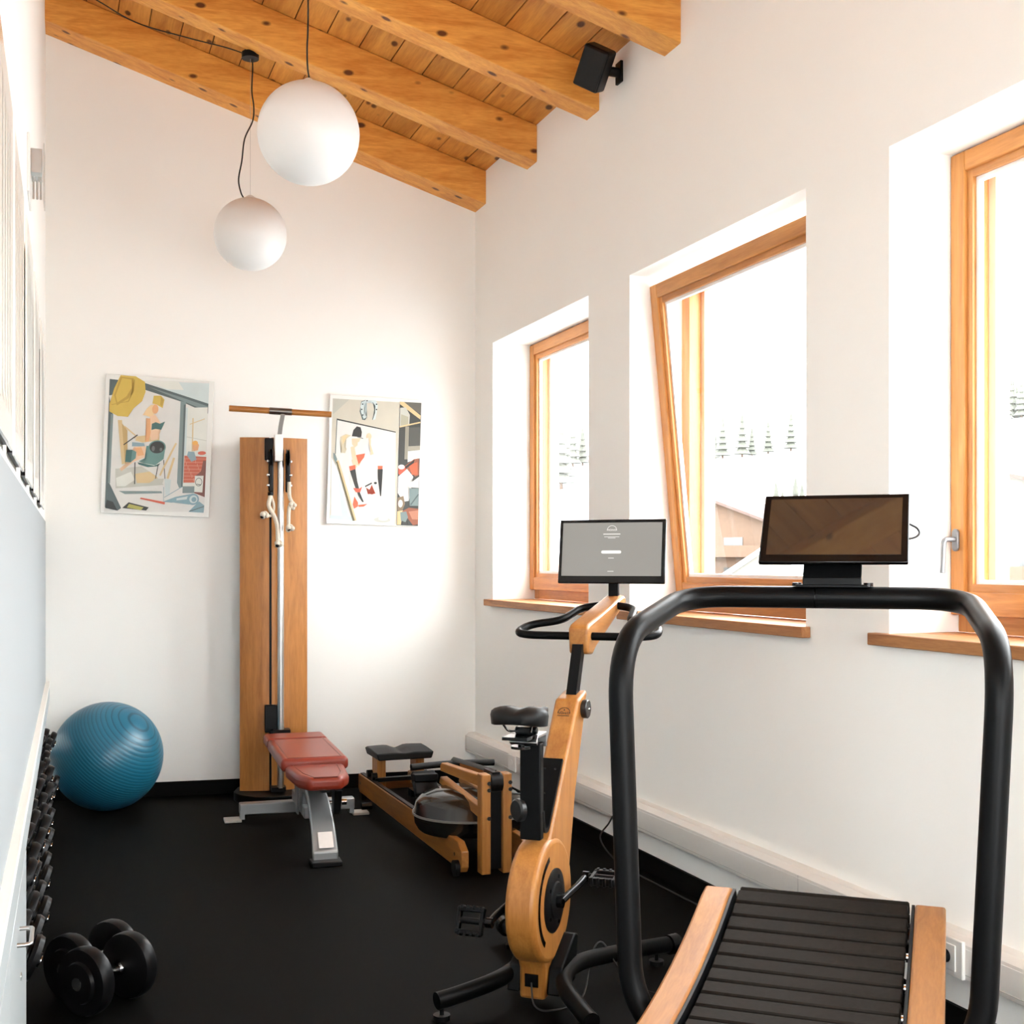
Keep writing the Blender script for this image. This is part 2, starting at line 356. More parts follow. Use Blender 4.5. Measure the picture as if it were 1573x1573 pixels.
# ------------------------------------------------------------------ windows
def frame(bb, y0, y1, z0, z1, wd, xa, xb, wb=None):
    wb = wb or wd
    bb.lohi((xa, y0, z0), (xb, y0+wd, z1)); bb.lohi((xa, y1-wd, z0), (xb, y1, z1))
def rails(bb, y0, y1, z0, z1, wd, xa, xb, wb=None):
    wb = wb or wd
    bb.lohi((xa, y0+wd, z0), (xb, y1-wd, z0+wb)); bb.lohi((xa, y0+wd, z1-wd), (xb, y1-wd, z1))
ZSI = 1.168
for n, (y0, y1) in enumerate(WIN):
    tilt = n == 1
    wname = 'window_%d' % (n+1)
    e = bpy.data.objects.new(wname, None); COL.objects.link(e); e.location = (2.75, (y0+y1)/2, ZSI); e['kind'] = 'structure'
    h = (y1-y0)/2; H = ZT-ZSI
    e['label'] = ['larch framed window nearest the end wall, shut', 'larch window tilted open at the top, behind the exercise bike screen', 'larch window with a white lever handle, shut', 'larch framed window', 'larch framed window'][n]; e['category'] = 'window'
    bb = B(); frame(bb, -h, h, 0, H, .07, .035, .10); bb.build('frame_stile', 'larch', e, bevel=.003, seg=1)
    bb = B(); rails(bb, -h, h, 0, H, .07, .035, .10); bb.build('frame_rail', 'larch_h', e, bevel=.003, seg=1)
    bb = B(); bb.lohi((.10, h-.10, .0), (.155, h, H)); bb.lohi((.10, -h, .0), (.155, -h+.06, H)); bb.lohi((.10, -h, H-.05), (.155, h, H)); bb.build('outer_lining', 'larch_out', e)
    s = bpy.data.objects.new('sash', None); COL.objects.link(s); s.parent = e; s.location = (0, 0, .058)
    if tilt: s.rotation_euler = (0, R(-5.6), 0)
    hs = h-.004 if not tilt else h-.012; Hs = H-.064
    if tilt: Hs = H-.10
    bb = B(); frame(bb, -hs, hs, 0, Hs, .064, 0, .034); bb.build('sash_stile', 'larch', s, bevel=.003, seg=1)
    bb = B(); rails(bb, -hs, hs, 0, Hs, .064, 0, .034, .075); bb.build('sash_rail', 'larch_h', s, bevel=.003, seg=1)
    bb = B(); frame(bb, -hs+.062, hs-.062, .072, Hs-.062, .028, .012, .05); bb.build('glazing_bead', 'larch', s)
    bb = B(); rails(bb, -hs+.062, hs-.062, .072, Hs-.062, .028, .012, .05); bb.build('glazing_bead', 'larch_h', s)
    bb = B(); frame(bb, -hs+.088, hs-.088, .098, Hs-.088, .016, .026, .044); rails(bb, -hs+.088, hs-.088, .098, Hs-.088, .016, .026, .044); bb.build('gasket', 'gasket', s)
    bb = B(); bb.face([(.033, -hs+.08, .09), (.033, hs-.08, .09), (.033, hs-.08, Hs-.08), (.033, -hs+.08, Hs-.08)]); bb.build('pane', 'glass', s)
    if n == 2:
        hd = bpy.data.objects.new('handle', None)
        bb = B(); yy = hs-.03; zz = .245
        bb.prism(arc(yy, zz+.02, .014, 0, 180, 8)+arc(yy, zz-.025, .014, 180, 360, 8), -.010, 0, 'x')
        bb.tube(fillet([(-.005, yy, zz), (-.05, yy+.002, zz), (-.055, yy+.003, zz-.11)], .014), .0085, 12)
        o = bb.build('handle', plain('satin_handle', (.22, .22, .23), .3, .5), s, bevel=.002); o['label'] = 'white lever handle'
    # sill board
    q = .055
    bb = B(); bb.lohi((XR-.035, y0-.012-.0, ZS), (2.784, y1+q, ZSI)) if False else None
    bb = B(); bb.prism([(XR-.038, y0-.03), (XR-.0005, y0-.03), (XR-.0005, y0), (2.784, y0), (2.784, y1), (XR-.0005, y1), (XR-.0005, y1+.065), (XR-.038, y1+.065)], ZS+.0005, ZSI, 'z')
    o = bb.build('trim_%d' % (n+1), 'sill', None, bevel=.003, seg=1)
    struct(o, ['larch window board under the shut window by the end wall', 'larch window board under the tilted window', 'larch window board under the window with the lever handle', 'larch window board', 'larch window board'][n], 'window sill')

# unseen window added beside and behind the camera to light the window wall
e = bpy.data.objects.new('window_6', None); COL.objects.link(e); e.location = (-.36, -.45, 1.0); struct(e, 'unseen larch window in the left wall, added for daylight', 'window')
for y0 in (-1.15, 0):
    bb = B(); bb.lohi((0, y0, 0), (.06, y0+.08, 1.5)); bb.lohi((0, y0+1.07, 0), (.06, y0+1.15, 1.5)); bb.lohi((0, y0+.08, 0), (.06, y0+1.07, .08)); bb.lohi((0, y0+.08, 1.42), (.06, y0+1.07, 1.5)); ss = bb.build('sash', 'larch', e)
    bb = B(); bb.face([(.03, y0+.08, .08), (.03, y0+1.07, .08), (.03, y0+1.07, 1.42), (.03, y0+.08, 1.42)]); bb.build('pane', 'glass', ss)
# white cable duct along the window wall
b = B()
b.prism([(XR, .20), (XR-.062, .20), (XR-.066, .206), (XR-.066, .30), (XR-.045, .318), (XR, .318)], YN, 7.295, 'y')
duct = struct(b.build('trim_6', 'trunk'), 'white cable duct running along the window wall above the skirting', 'cable duct')
for z in (.214, .288):
    b = B(); b.lohi((XR-.0675, YN, z), (XR-.0655, 7.29, z+.0022)); b.build('duct_lip', plain('lip', (.5, .48, .44), .5) if z < .25 else 'white', duct)
for y in (1.9, 3.63, 4.95, 6.2):
    b = B(); b.lohi((XR-.0668, y, .202), (XR-.0655, y+.002, .30)); b.build('duct_joint', 'steel', duct)
# low cabinet ledge along the left wall
L0 = [(xl(y), y) for y in (YN, 7.6)]
b = B(); b.loft([[(xl(y)-.45, y, .672), (xl(y)+.022, y, .672), (xl(y)+.022, y, .700), (xl(y)-.45, y, .700)] for y in (YN, yb(-.1)-.0)])
struct(b.build('trim_7', 'cabedge', None), 'cream ledge along the left wall over the dumbbell rack', 'ledge')
b = B(); b.loft([[(xl(y)-.02, y, .585), (xl(y)+.021, y, .585), (xl(y)+.021, y, .6715), (xl(y)-.02, y, .6715)] for y in (YN, yb(-.1)-.002)])
struct(b.build('trim_8', 'cab', None), 'grey fascia strip under the cream ledge', 'fascia')

# ================================================================== THINGS
# ------------------------------------------------------------------ treadmill
PHI = 40.7
tm = thing('treadmill', 'wooden curved slat treadmill with black tube handrail and tablet screen', 'treadmill', (2.041, 2.916, 0), R(-PHI))
def zc(s): return .325+.115*((s+.86)/.86)**2
def slope(s): return 2*.115*(s+.86)/.86**2
def beam_poly():
    top = [(-1.76+1.78*k/22, 0) for k in range(23)]
    top = [(s, zc(s)+.016) for s, _ in top]
    bot = [(s, max(.15, zc(s)-.15+.02*abs(s+.86))) for s, _ in top]
    # rounded ends
    top[0] = (-1.745, top[0][1]-.02); top[-1] = (.012, top[-1][1]-.012)
    return top+[(.035, top[-1][1]-.05), (.02, bot[-1][1]+.03)]+bot[::-1][1:-1]+[(-1.765, bot[0][1]+.05)]
for sx in (-1, 1):
    b = B(); b.prism(beam_poly(), sx*.252, sx*.333, 'x'); b.build('side_beam', 'oak_y', tm, bevel=.008)
    b = B(); b.prism([(s, z-.004) for s, z in beam_poly()], sx*.2435, sx*.2515, 'x'); b.build('belt_guard', 'blackp', tm)
pitch = .0745; pts = []; s = -.015
while s > -1.72:
    pts.append((s, zc(s), math.atan(slope(s)))); s -= pitch/math.sqrt(1+slope(s)**2)
r0 = .085
z0, a0 = zc(-.0), math.atan(slope(0))
for kx in range(1, 4):   # belt turning down over the front roller
    th = kx*pitch/r0; cy = 0-math.sin(-a0)*0; 
    c = Vector((0+math.sin(a0)*r0, z0-math.cos(a0)*r0)); an = math.pi/2+a0-th
    pts.append((c.x+r0*math.cos(an), c.y+r0*math.sin(an), an-math.pi/2))
b = B(); b.box((0, 0, -.009), (.472, .063, .018)); src = b.build('slat', 'slat', tm, bevel=.004, seg=1)
for i, (s, z, an) in enumerate(pts):
    o = src if i == 0 else inst(src, 'slat', tm)
    if i: mm = o.modifiers.new('bevel', 'BEVEL'); mm.width = .004; mm.segments = 1
    o.location = (0, s, z); o.rotation_euler = (an, 0, 0)
b = B()
b.prism([(s, zc(s)-.02) for s in [-1.7+1.7*k/14 for k in range(15)]]+[(s, zc(s)-.028) for s in [-1.7*k/14 for k in range(15)]], -.232, .232, 'x')
b.build('belt', 'blackp', tm)
for s in (0, -1.7):
    b = B(); b.cyl((-.25, s, .345), (.25, s, .345), .05); b.build('roller', 'gloss', tm)
for s in (-.2, -.36, -.52, -.68, -.84):
    b = B(); b.cyl((.236, s, zc(s)-.03), (.25, s, zc(s)-.03), .012, 12); b.build('bearing', 'chrome', tm)
b = B()
for s in (-.28, -1.45): b.lohi((-.30, s-.03, .10), (.30, s+.03, .16))
b.lohi((-.235, -1.5, .14), (-.195, -.2, .20)); b.lohi((.195, -1.5, .14), (.235, -.2, .20))
for s in (-.28, -1.45):
    for x in (-.29, .29): b.lohi((x-.02, s-.03, .02), (x+.02, s+.03, .26))
b.build('chassis', 'black', tm)
for s in (-.28, -1.45):
    for x in (-.29, .29):
        b = B(); b.cyl((x, s, 0), (x, s, .022), .03); b.build('foot', 'blackp', tm)
path = [(-.20, -.66, .165), (-.395, -.62, .30), (-.432, -.60, 1.205), (-.368, -.10, 1.300), (.388, -.10, 1.300), (.455, -.60, 1.205), (.412, -.62, .30), (.20, -.66, .165)]
b = B(); b.tube(fillet(path, [.17, .16, .13, .13, .16, .17], 10), .0305, 20); b.build('handrail', 'black', tm)
b = B(); b.cyl((-.006, -.10, 1.30), (-.003, -.10, 1.30), .031, 20); b.build('handrail_seam', 'gloss', tm)
# tablet
reflect_glow = emit('reflect_glow_screen', (.5, .3, .18), .012, .03, (.02, .016, .013)); reflect_glow.node_tree.nodes['Principled BSDF'].inputs['Specular IOR Level'].default_value = 1.0; reflect_glow.node_tree.nodes['Principled BSDF'].inputs['Coat Weight'].default_value = .6  # faint brown glow adds to the ceiling mirrored in the screen
br = B(); br.lohi((-.055, -.135, 1.328), (.135, -.06, 1.336)); br.lohi((-.038, -.126, 1.332), (.118, -.108, 1.355)); br.box((.04, -.095, 1.392), (.156, .006, .10), Matrix.Rotation(R(-30), 3, 'X')); br.build('mount', 'black', tm, bevel=.002)
for x in (-.055, .135):
    b = B(); b.cyl((x, -.105, 1.331), (x, -.105, 1.341), .013, 12); b.build('mount_bolt', 'gloss', tm)
ta = R(-36); rt = Matrix.Rotation(ta, 4, 'X')
tab = Matrix.Translation((.043, -.088, 1.492)) @ rt
b = B(); b.lohi((-.197, .0, -.118), (.197, .014, .118)); mon = b.build('tablet', 'gloss', tm, bevel=.004); mon.matrix_local = tab; mon['label'] = 'black glossy tablet screen'
b = B(); b.lohi((-.178, -.0012, -.092), (.178, .001, .102)); b.build('screen', reflect_glow, mon)
b = B(); b.prism([(-.15, -.085), (.15, -.085), (.17, .05), (-.17, .05)], .014, .032, 'y'); b.build('back_shell', 'blackp', mon, bevel=.006)
b = B(); b.tube(smooth([(.19, .02, .03), (.215, .03, .02), (.222, .03, .0), (.205, .03, -.015), (.16, .03, -.02)]), .0032, 8); b.build('charging_cable', 'cable', mon)

# ------------------------------------------------------------------ exercise bike
bk = thing('exercise_bike', 'oak framed exercise bike with black saddle, pedals and screen', 'exercise bike', (1.389, 3.51, 0), R(-PHI))
hub = (.085, .33)
prof = [(.15, .035), (.20, .15), (.26, .33), (.343, .62), (.484, .955), (.374, .931), (.222, .724), (.08, .53)]+arc(hub[0], hub[1], .188, 98, 240, 14)+[(.012, .13), (.012, .035)]
b = B(); b.prism(prof, -.042, .042, 'x'); fb = b.build('frame_beam', 'oak_z', bk, bevel=.010)
b = B(); b.prism(arc(hub[0], hub[1], .194, 0, 350, 35), -.049, .049, 'x'); hs_ = b.build('flywheel_housing', 'oak_z', bk, bevel=.016, seg=3)
for sx in (-1, 1):
    b = B(); o_ = arc(hub[0], hub[1], .155, 108, 232, 16); i_ = arc(hub[0], hub[1]+.0, .138, 232, 108, 16)
    b.prism(o_+i_, sx*.0485, sx*.0502, 'x'); b.build('housing_slot', 'gloss', hs_)
    b = B(); b.lathe([(0, 0), (.1, 0), (.1, .004), (.088, .008), (.06, .008), (.055, .012), (.02, .012), (.02, .02), (0, .02)], (sx*.049, *hub), 36, (sx, 0, 0)); dk = b.build('chainring_cover', 'blackp', bk)
    for kx in range(5):
        t = 2*math.pi*kx/5; b = B(); b.cyl((sx*.056, hub[0]+.075*math.cos(t), hub[1]+.075*math.sin(t)), (sx*.0595, hub[0]+.075*math.cos(t), hub[1]+.075*math.sin(t)), .006, 8); b.build('bolt', 'gloss', dk)
    ca = R(14) if sx > 0 else R(194)
    e2 = (hub[0]+.17*math.cos(ca), hub[1]+.17*math.sin(ca))
    b = B(); b.cyl((sx*.062, *hub), (sx*.08, *hub), .022, 16)
    b.tube(smooth([(sx*.075, *hub), (sx*.085, hub[0]+.05*math.cos(ca), hub[1]+.05*math.sin(ca)), (sx*.10, hub[0]+.12*math.cos(ca), hub[1]+.12*math.sin(ca)), (sx*.105, *e2)]), .0115, 12)
    b.cyl((sx*.095, *e2), (sx*.116, *e2), .016, 12)
    b.build('crank', 'gloss', bk)
    p = B(); p.cyl((sx*.0, 0, 0), (sx*.096, 0, 0), .010, 12)
    for dy in (-.034, .034): p.lohi((sx*.009, dy-.007, -.012), (sx*.096, dy+.007, .012))
    for dx in (.009, .084): p.lohi((sx*dx, -.037, -.010), (sx*(dx+.012), .037, .010))
    for dy in (-.044, .044):
        for q in range(4): p.box((sx*(.020+.021*q), dy*.9, 0), (.010, .012, .03))
    po = p.build('pedal', 'blackp', bk, bevel=.002, seg=1); po.location = (sx*.116, *e2); po.rotation_euler = (R(8) if sx > 0 else R(68), 0, 0)
# feet
for sx in (-1, 1):
    pth = smooth([(sx*.245, -.165, .060), (sx*.20, -.11, .066), (sx*.115, .0, .085), (sx*.082, .10, .098), (sx*.095, .22, .098), (sx*.15, .36, .085), (sx*.24, .53, .068), (sx*.305, .62, .062)], 5)
    b = B(); b.tube(pth, .027, 16); ft = b.build('leg_tube', 'black', bk)
    b = B(); b.prism([(.02, .05), (.19, .05), (.225, .19), (.19, .20), (.05, .13)], sx*.044, sx*.088, 'x'); b.build('leg_bracket', 'black', bk, bevel=.006)
    for (x, y) in ((.235, -.15), (.265, .57)):
        b = B(); b.cyl((sx*x, y, 0), (sx*x, y, .016), .026); b.cyl((sx*x, y, .016), (sx*x, y, .045), .007, 10); b.build('levelling_foot', 'blackp', bk)
    b = B(); b.cyl((sx*.30, .605, .062), (sx*.322, .635, .062), .034); b.build('transport_wheel', 'gloss', bk)
b = B(); b.lohi((-.022, .008, .075), (.022, .0125, .115)); b.build('socket_recess', 'gloss', bk)
# seat bracket (bent strip), post, slider, saddle
pth = fillet([(.232, .752), (.088, .553), (.036, .545), (.012, .80)] if False else [Vector((.226, .748, 0)), Vector((.075, .548, 0)), Vector((.030, .548, 0)), Vector((.018, .62, 0))], [.05, .03], 8)
b = B(); T = []
for i, p in enumerate(pth):
    q = pth[min(i+1, len(pth)-1)]-pth[max(i-1, 0)]; nn = Vector((-q.y, q.x, 0)).normalized(); T.append((p, nn))
rings = [[(-.036, p.x, p.y), (.036, p.x, p.y), (.036, p.x-nn.x*.013, p.y-nn.y*.013), (-.036, p.x-nn.x*.013, p.y-nn.y*.013)] for p, nn in T]
b.loft(rings); sb = b.build('seat_bracket', 'black', bk, bevel=.002)
for s, zz in ((.20, .72), (.148, .65)):
    for x in (-.018, .018) if zz > .7 else (0,):
        b = B(); b.sphere((x, s-.004, zz+.002), .0065, 10); b.build('bolt', 'gloss', sb)
b = B(); b.lohi((-.034, -.005, .535), (.034, .028, .835)); sp = b.build('seat_post', 'black', bk, bevel=.004)
b = B(); b.lathe([(0, 0), (.036, 0), (.036, .014), (.030, .020), (0, .020)], (-.034, .006, .625), 24, (-.6, -.8, 0)); b.build('clamp_knob', 'knob', sp)
text('number', 'OJ', .03, 'gloss', sp, Matrix.Translation((0, -.0056, .585)) @ Matrix.Rotation(R(90), 4, 'X')) if False else None
b = B(); b.prism([(-.06, .845), (-.045, .835), (-.045, .858), (.035, .858), (.035, .822), (.043, .822), (.043, .868), (-.045, .868)], -.05, .04, 'x'); b.build('seat_slider', 'steel', bk, bevel=.002)
b = B(); b.lohi((-.05, -.12, .858), (.03, -.03, .868)); b.cyl((-.02, -.03, .83), (-.02, -.03, .86), .010, 12); b.lathe([(0, 0), (.032, 0), (.032, .008), (0, .008)], (-.02, -.03, .822), 20); b.build('slider_clamp', 'gloss', bk)
sd = B(); rings = []
for y, wd, zt, th_ in ((-.135, .030, .945, .030), (-.125, .065, .956, .045), (-.095, .086, .965, .058), (-.055, .088, .963, .060), (-.015, .070, .955, .055), (.03, .047, .949, .048), (.08, .036, .950, .042), (.115, .030, .949, .038), (.135, .018, .942, .026)):
    ring = []
    for k in range(20):
        t = 2*math.pi*k/20; c, s_ = math.cos(t), math.sin(t)
        x = wd*math.copysign(abs(c)**.8, c); z = zt-th_*.5+th_*.5*math.copysign(abs(s_)**.75, s_)
        if s_ > .5: z -= .014*math.exp(-(x/.022)**2)
        if s_ < 0: z -= .022*abs(c)**2*(wd/.1)
        ring.append((x, y-.03, z))
    rings.append(ring)
sd.loft(rings); sa = sd.build('saddle', 'pad', bk, angle=60)
for sx in (-1, 1):
    b = B(); b.tube(smooth([(sx*.045, -.12, .905), (sx*.035, -.10, .885), (sx*.022, -.05, .880), (sx*.02, .0, .885), (sx*.015, .06, .905)]), .0035, 8); b.build('saddle_rail', 'chrome', sa)
b = B(); b.lohi((-.028, -.06, .868), (.028, -.015, .892)); b.cyl((-.035, -.038, .88), (.035, -.038, .88), .012, 12); b.build('saddle_clamp', 'gloss', bk, bevel=.003)
# head, tube, handlebar, screen
b = B(); b.prism([(.405, .90), (.445, .90), (.538, 1.11), (.498, 1.11)], -.018, .018, 'x'); b.build('head_tube', 'black', bk)
b = B(); b.prism([(.515, 1.075), (.505, 1.165), (.53, 1.18), (1.0, 1.268), (1.03, 1.262), (1.03, 1.235), (.62, 1.095), (.575, 1.07)], -.036, .036, 'x'); b.build('head_beam', 'oak_y', bk, bevel=.010, seg=3)
bar = [(0, .56, 1.135), (.20, .56, 1.135), (.262, .60, 1.140), (.245, .70, 1.165), (.13, .72, 1.180), (.105, .90, 1.222), (0, .92, 1.235)]
bar = [Vector(p) for p in bar]; left = [Vector((-p.x, p.y, p.z)) for p in bar[::-1]]
pp = fillet(left[:-1]+bar, [.03, .05, .05, .04, .03]+[.03]+[.03, .04, .05, .05, .03][::1][:5], 8) if False else fillet(left[:-1]+bar, .05, 8)
b = B(); b.tube(pp, .0145, 14); b.build('handlebar', 'black', bk)
b = B(); b.lathe([(0, 0), (.030, 0), (.032, .006), (.032, .018), (.029, .021), (0, .021)], (.042, .425, .895), 28, (1, 0, 0)); kn = b.build('clamp_knob', 'knob', bk)
b = B(); b.sphere((.0635, .425, .895), .004, 8); b.build('knob_bolt', 'chrome', kn)
b = B(); b.lohi((-.022, .985, 1.25), (.016, 1.003, 1.42)); b.build('screen_stem', 'black', bk)
mt = Matrix.Translation((-.008, .975, 1.438)) @ Matrix.Rotation(R(-8), 4, 'X')
b = B(); b.lohi((-.212, 0, -.125), (.212, .016, .125)); mon = b.build('monitor', 'gloss', bk, bevel=.004); mon.matrix_local = mt; mon['label'] = 'flat black monitor showing a grey start page'
scr = emit('grey_screen', (.40, .385, .35), .28, .06, (.05, .05, .048))
b = B(); b.lohi((-.198, -.001, -.096), (.198, .001, .112)); sc_ = b.build('screen', scr, mon)
ui = emit('screen_print', (.9, .88, .82), .42, .2, (.1, .1, .1))
b = B()
oo = arc(0, 0, .020, 0, 180, 14); ii = arc(0, 0, .0185, 180, 0, 14); b.prism([(x, z+.081) for x, z in oo+ii], -.0016, -.0012, 'y'); b.build('screen_logo', ui, mon)
for x, z0, z1 in ((.034, .0655, .0685), (.03, .0555, .057), (.015, .051, .0525), (.011, -.0275, -.0255), (.012, -.079, -.077)):
    b = B(); b.lohi((-x, -.0016, z0), (x, -.0012, z1)); b.build('screen_line', ui, mon)
b = B(); b.prism([(x-.034, z) for x, z in arc(0, -.003, .006, 90, 270, 6)]+[(x+.034, z) for x, z in arc(0, -.003, .006, -90, 90, 6)], -.0016, -.0012, 'y'); b.build('screen_button', ui, mon)
text('screen_text', 'NOHrD', .010, ui, mon, Matrix.Translation((0, -.0013, .083)) @ Matrix.Rotation(R(90), 4, 'X'))
# branded mark on the back face of the frame
fd = Vector((0, .374-.222, .931-.724)).normalized()   # up along the face
nrm = Vector((0, -fd.z, fd.y)); base = Vector((0, .374, .931))-fd*.05+nrm*.0006
mk = Matrix((( 1, 0, 0), (0, fd.y, fd.z), (0, nrm.y, nrm.z))).transposed().to_4x4(); 
mk = Matrix.Translation(base) @ Matrix(((1, 0, 0, 0), (0, fd.y, nrm.y, 0), (0, fd.z, nrm.z, 0), (0, 0, 0, 1)))
b = B(); b.prism(arc(0, -.004, .0225, 0, 180, 16)+arc(0, -.004, .0205, 180, 0, 16), 0, .0006, 'z'); b.prism([(0, .013), (.0025, .008), (0, .005), (-.0025, .008)], 0, .0006, 'z'); b.lohi((-.021, -.0145, 0), (.021, -.0125, .0006))
o = b.build('brand_mark', 'knob', bk); o.matrix_local = mk
text('brand_name', 'NOHrD', .0125, 'knob', bk, mk @ Matrix.Translation((0, -.0035, .0003)))
b = B(); b.tube(smooth([(.0, .006, .09), (.02, -.02, .03), (.06, .02, .006), (.12, .15, .006), (.11, .30, .10), (.13, .36, .125), (.20, .33, .05), (.32, .28, .006), (.50, .36, .006), (.60, .5, .006)]), .003, 8); b.build('power_cable', 'cable', bk)

# ------------------------------------------------------------------ rowing machine (along the room)
rw = thing('rowing_machine', 'oak rowing machine with smoky water tank and black seat', 'rowing machine', (1.69, 5.10, 0))
for x in (0, .30):
    b = B(); b.prism([(.02, .02), (0, .045), (0, .115), (.06, .15), (1.92, .15), (1.93, .14), (1.93, .06), (1.9, .045), (.10, .03), (.085, .02)], x-.0, x+.035, 'x'); rl = b.build('rail', 'oak_y', rw, bevel=.004)
    b = B(); b.lohi((x+.006, .30, .150), (x+.029, 1.9, .157)); b.build('rail_track', 'blackp', rl)
    b = B(); b.cyl((x-.022 if x == 0 else x+.036, .045, .036), (x-.001 if x == 0 else x+.057, .045, .036), .036); b.build('roller_wheel', 'blackp', rw)
    for y, z in ((.10, .085), (1.88, .10)):
        b = B(); b.cyl((x-.0015 if x == 0 else x+.035, y, z), (x+.001 if x == 0 else x+.0365, y, z), .008, 10); b.build('bolt', 'knob', rl)
    b = B(); b.lohi((x+.002, 1.86, 0), (x+.033, 1.92, .05)); b.build('foot', 'blackp', rw)
for y in (.75, 1.80):
    b = B(); b.lohi((.035, y, .07), (.30, y+.06, .125)); b.build('cross_member', 'oak_x', rw, bevel=.003)
tk = B()
prof = [(0, .125), (.20, .125), (.245, .14), (.262, .17), (.266, .205), (.27, .210), (.27, .218), (.265, .223), (.256, .265), (.225, .30), (.16, .318), (0, .322)]
tk.lathe(prof, (.165, .375, 0), 48); tank = tk.build('water_tank', 'tank', rw, angle=60)
b = B(); b.lathe([(0, .128), (.235, .132), (.25, .16), (.25, .19), (0, .19)], (.165, .375, 0), 40); b.build('water', plain('dark_water', (.02, .022, .022), .1), tank)
b = B(); b.lathe([(.264, .209), (.2725, .209), (.2725, .219), (.264, .219)], (.165, .375, 0), 48); b.build('tank_seam', 'steel' if False else plain('seam', (.2, .19, .17), .3), tank)
for x in (.085, .185):
    b = B(); b.lohi((x, -.03, .012), (x+.043, .035, .455)); b.prism([(x, .0), (x+.043, .0)], 0, 0, 'z') if False else None
    ps = b.build('front_post', 'oak_z', rw, bevel=.005)
    for z in (.415, .385, .26):
        b = B(); b.cyl((x+.034, -.034, z), (x+.034, -.029, z), .009, 12); b.build('bolt', 'knob', ps)
    b = B(); b.prism([(.03, .395), (.03, .445), (.58, .415), (.60, .40), (.60, .372)], x+.004, x+.04, 'x'); b.build('upper_arm', 'oak_y', rw, bevel=.004)
    b = B(); b.prism([(.03, .255), (.03, .305), (.60, .345), (.62, .31)], x+.004, x+.04, 'x'); b.build('lower_arm', 'oak_y', rw, bevel=.004)
b = B(); b.lohi((.13, -.01, .03), (.184, .02, .43)); b.build('drive_column', 'blackp', rw)
b = B(); b.cyl((.13, .0, .415), (.184, .0, .415), .042, 24); b.lohi((.14, -.02, .445), (.175, .10, .462)); b.build('strap_pulley', 'blackp', rw)
b = B(); b.tube([(.157, .0, .46), (.157, .3, .445), (.157, .62, .425)], .012, 8, flat=.15); b.build('pull_strap', 'pad', rw)
b = B(); b.tube([(-.05, .63, .392), (.02, .635, .395), (.165, .64, .398), (.31, .635, .395), (.38, .63, .392)], .0165, 14); b.build('row_handle', 'pad', rw)
for x in (-.055, .21):
    b = B(); b.box((x+.09, .68, .30), (.12, .04, .13), Matrix.Rotation(R(-38), 3, 'X')); b.build('foot_plate', 'pad', rw, bevel=.008)
    b = B(); b.lohi((x+.03, .65, .315), (x+.15, .71, .35)); b.build('foot_strap', 'blackp', rw, bevel=.004)
b = B(); b.lohi((.045, .60, .10), (.285, .63, .28)); b.build('foot_board', 'oak_x', rw, bevel=.004)
b = B(); b.tube(smooth([(.23, -.0, .36), (.36, .0, .34), (.44, .15, .28), (.46, .3, .24)]), .004, 8); b.build('shock_cord', 'cable', rw)
# seat carriage
for x in (.035, .262):
    b = B(); b.lohi((x, 1.62, .11), (x+.05, 1.74, .275)); b.build('seat_upright', 'oak_z', rw, bevel=.003)
for x in (.005, .30):
    for y in (1.63, 1.74):
        b = B(); b.cyl((x, y, .178), (x+.03, y, .178), .021, 16); b.build('seat_wheel', 'blackp', rw)
b = B(); b.lohi((.02, 1.60, .150), (.34, 1.64, .172)); b.build('carriage_bar', 'blackp', rw)
st = B(); rings = []
for y, zz in ((1.555, 0), (1.60, .004), (1.70, .010), (1.80, .012), (1.835, .002)):
    top = []
    for k in range(15):
        u = -1+2*k/14; z = .318+zz-.004*u*u-.020*math.exp(-((u)/.20)**2)*(1 if y > 1.58 else .2)
        top.append((.183+u*.168, y, z))
    rings.append(top+[(.183+.155, y, .276), (.183-.155, y, .276)])
st.loft(rings); st.build('seat', 'pad', rw, bevel=.006, angle=50)

# ------------------------------------------------------------------ weight bench
bn = thing('weight_bench', 'adjustable weight bench with red leather pads and silver frame', 'bench', (1.178, 5.50, 0), R(-3.8))
def pad(name, poly, z0, z1, parent, tilt=0):
    b = B(); b.prism(poly, z0, z1, 'z'); o = b.build(name, 'red', parent, bevel=.022, seg=4); return o
o = pad('seat_pad', [(-.085, .02), (.075, .02), (.118, .12), (.14, .40), (-.15, .40), (-.128, .12)], .345, .408, bn)
o = pad('back_pad', [(-.165, .41), (.165, .41), (.165, 1.10), (-.165, 1.10)], .372, .437, bn)
o = pad('head_pad', [(-.165, 1.105), (.165, 1.105), (.165, 1.33), (-.165, 1.33)], .374, .439, bn)
for nm, poly in (('seat_piping', [(-.09, .15), (-.055, .03), (.05, .03), (.085, .15), (.10, .385), (-.11, .385)]), ('back_piping', [(-.13, .43), (.13, .43), (.13, 1.09), (-.13, 1.09)])):
    z = .407 if nm[0] == 's' else .436
    b = B(); b.tube([(x, y, z) for x, y in poly], .003, 8, closed=True); b.build(nm, plain('dark_red', (.13, .02, .01), .4), bn)
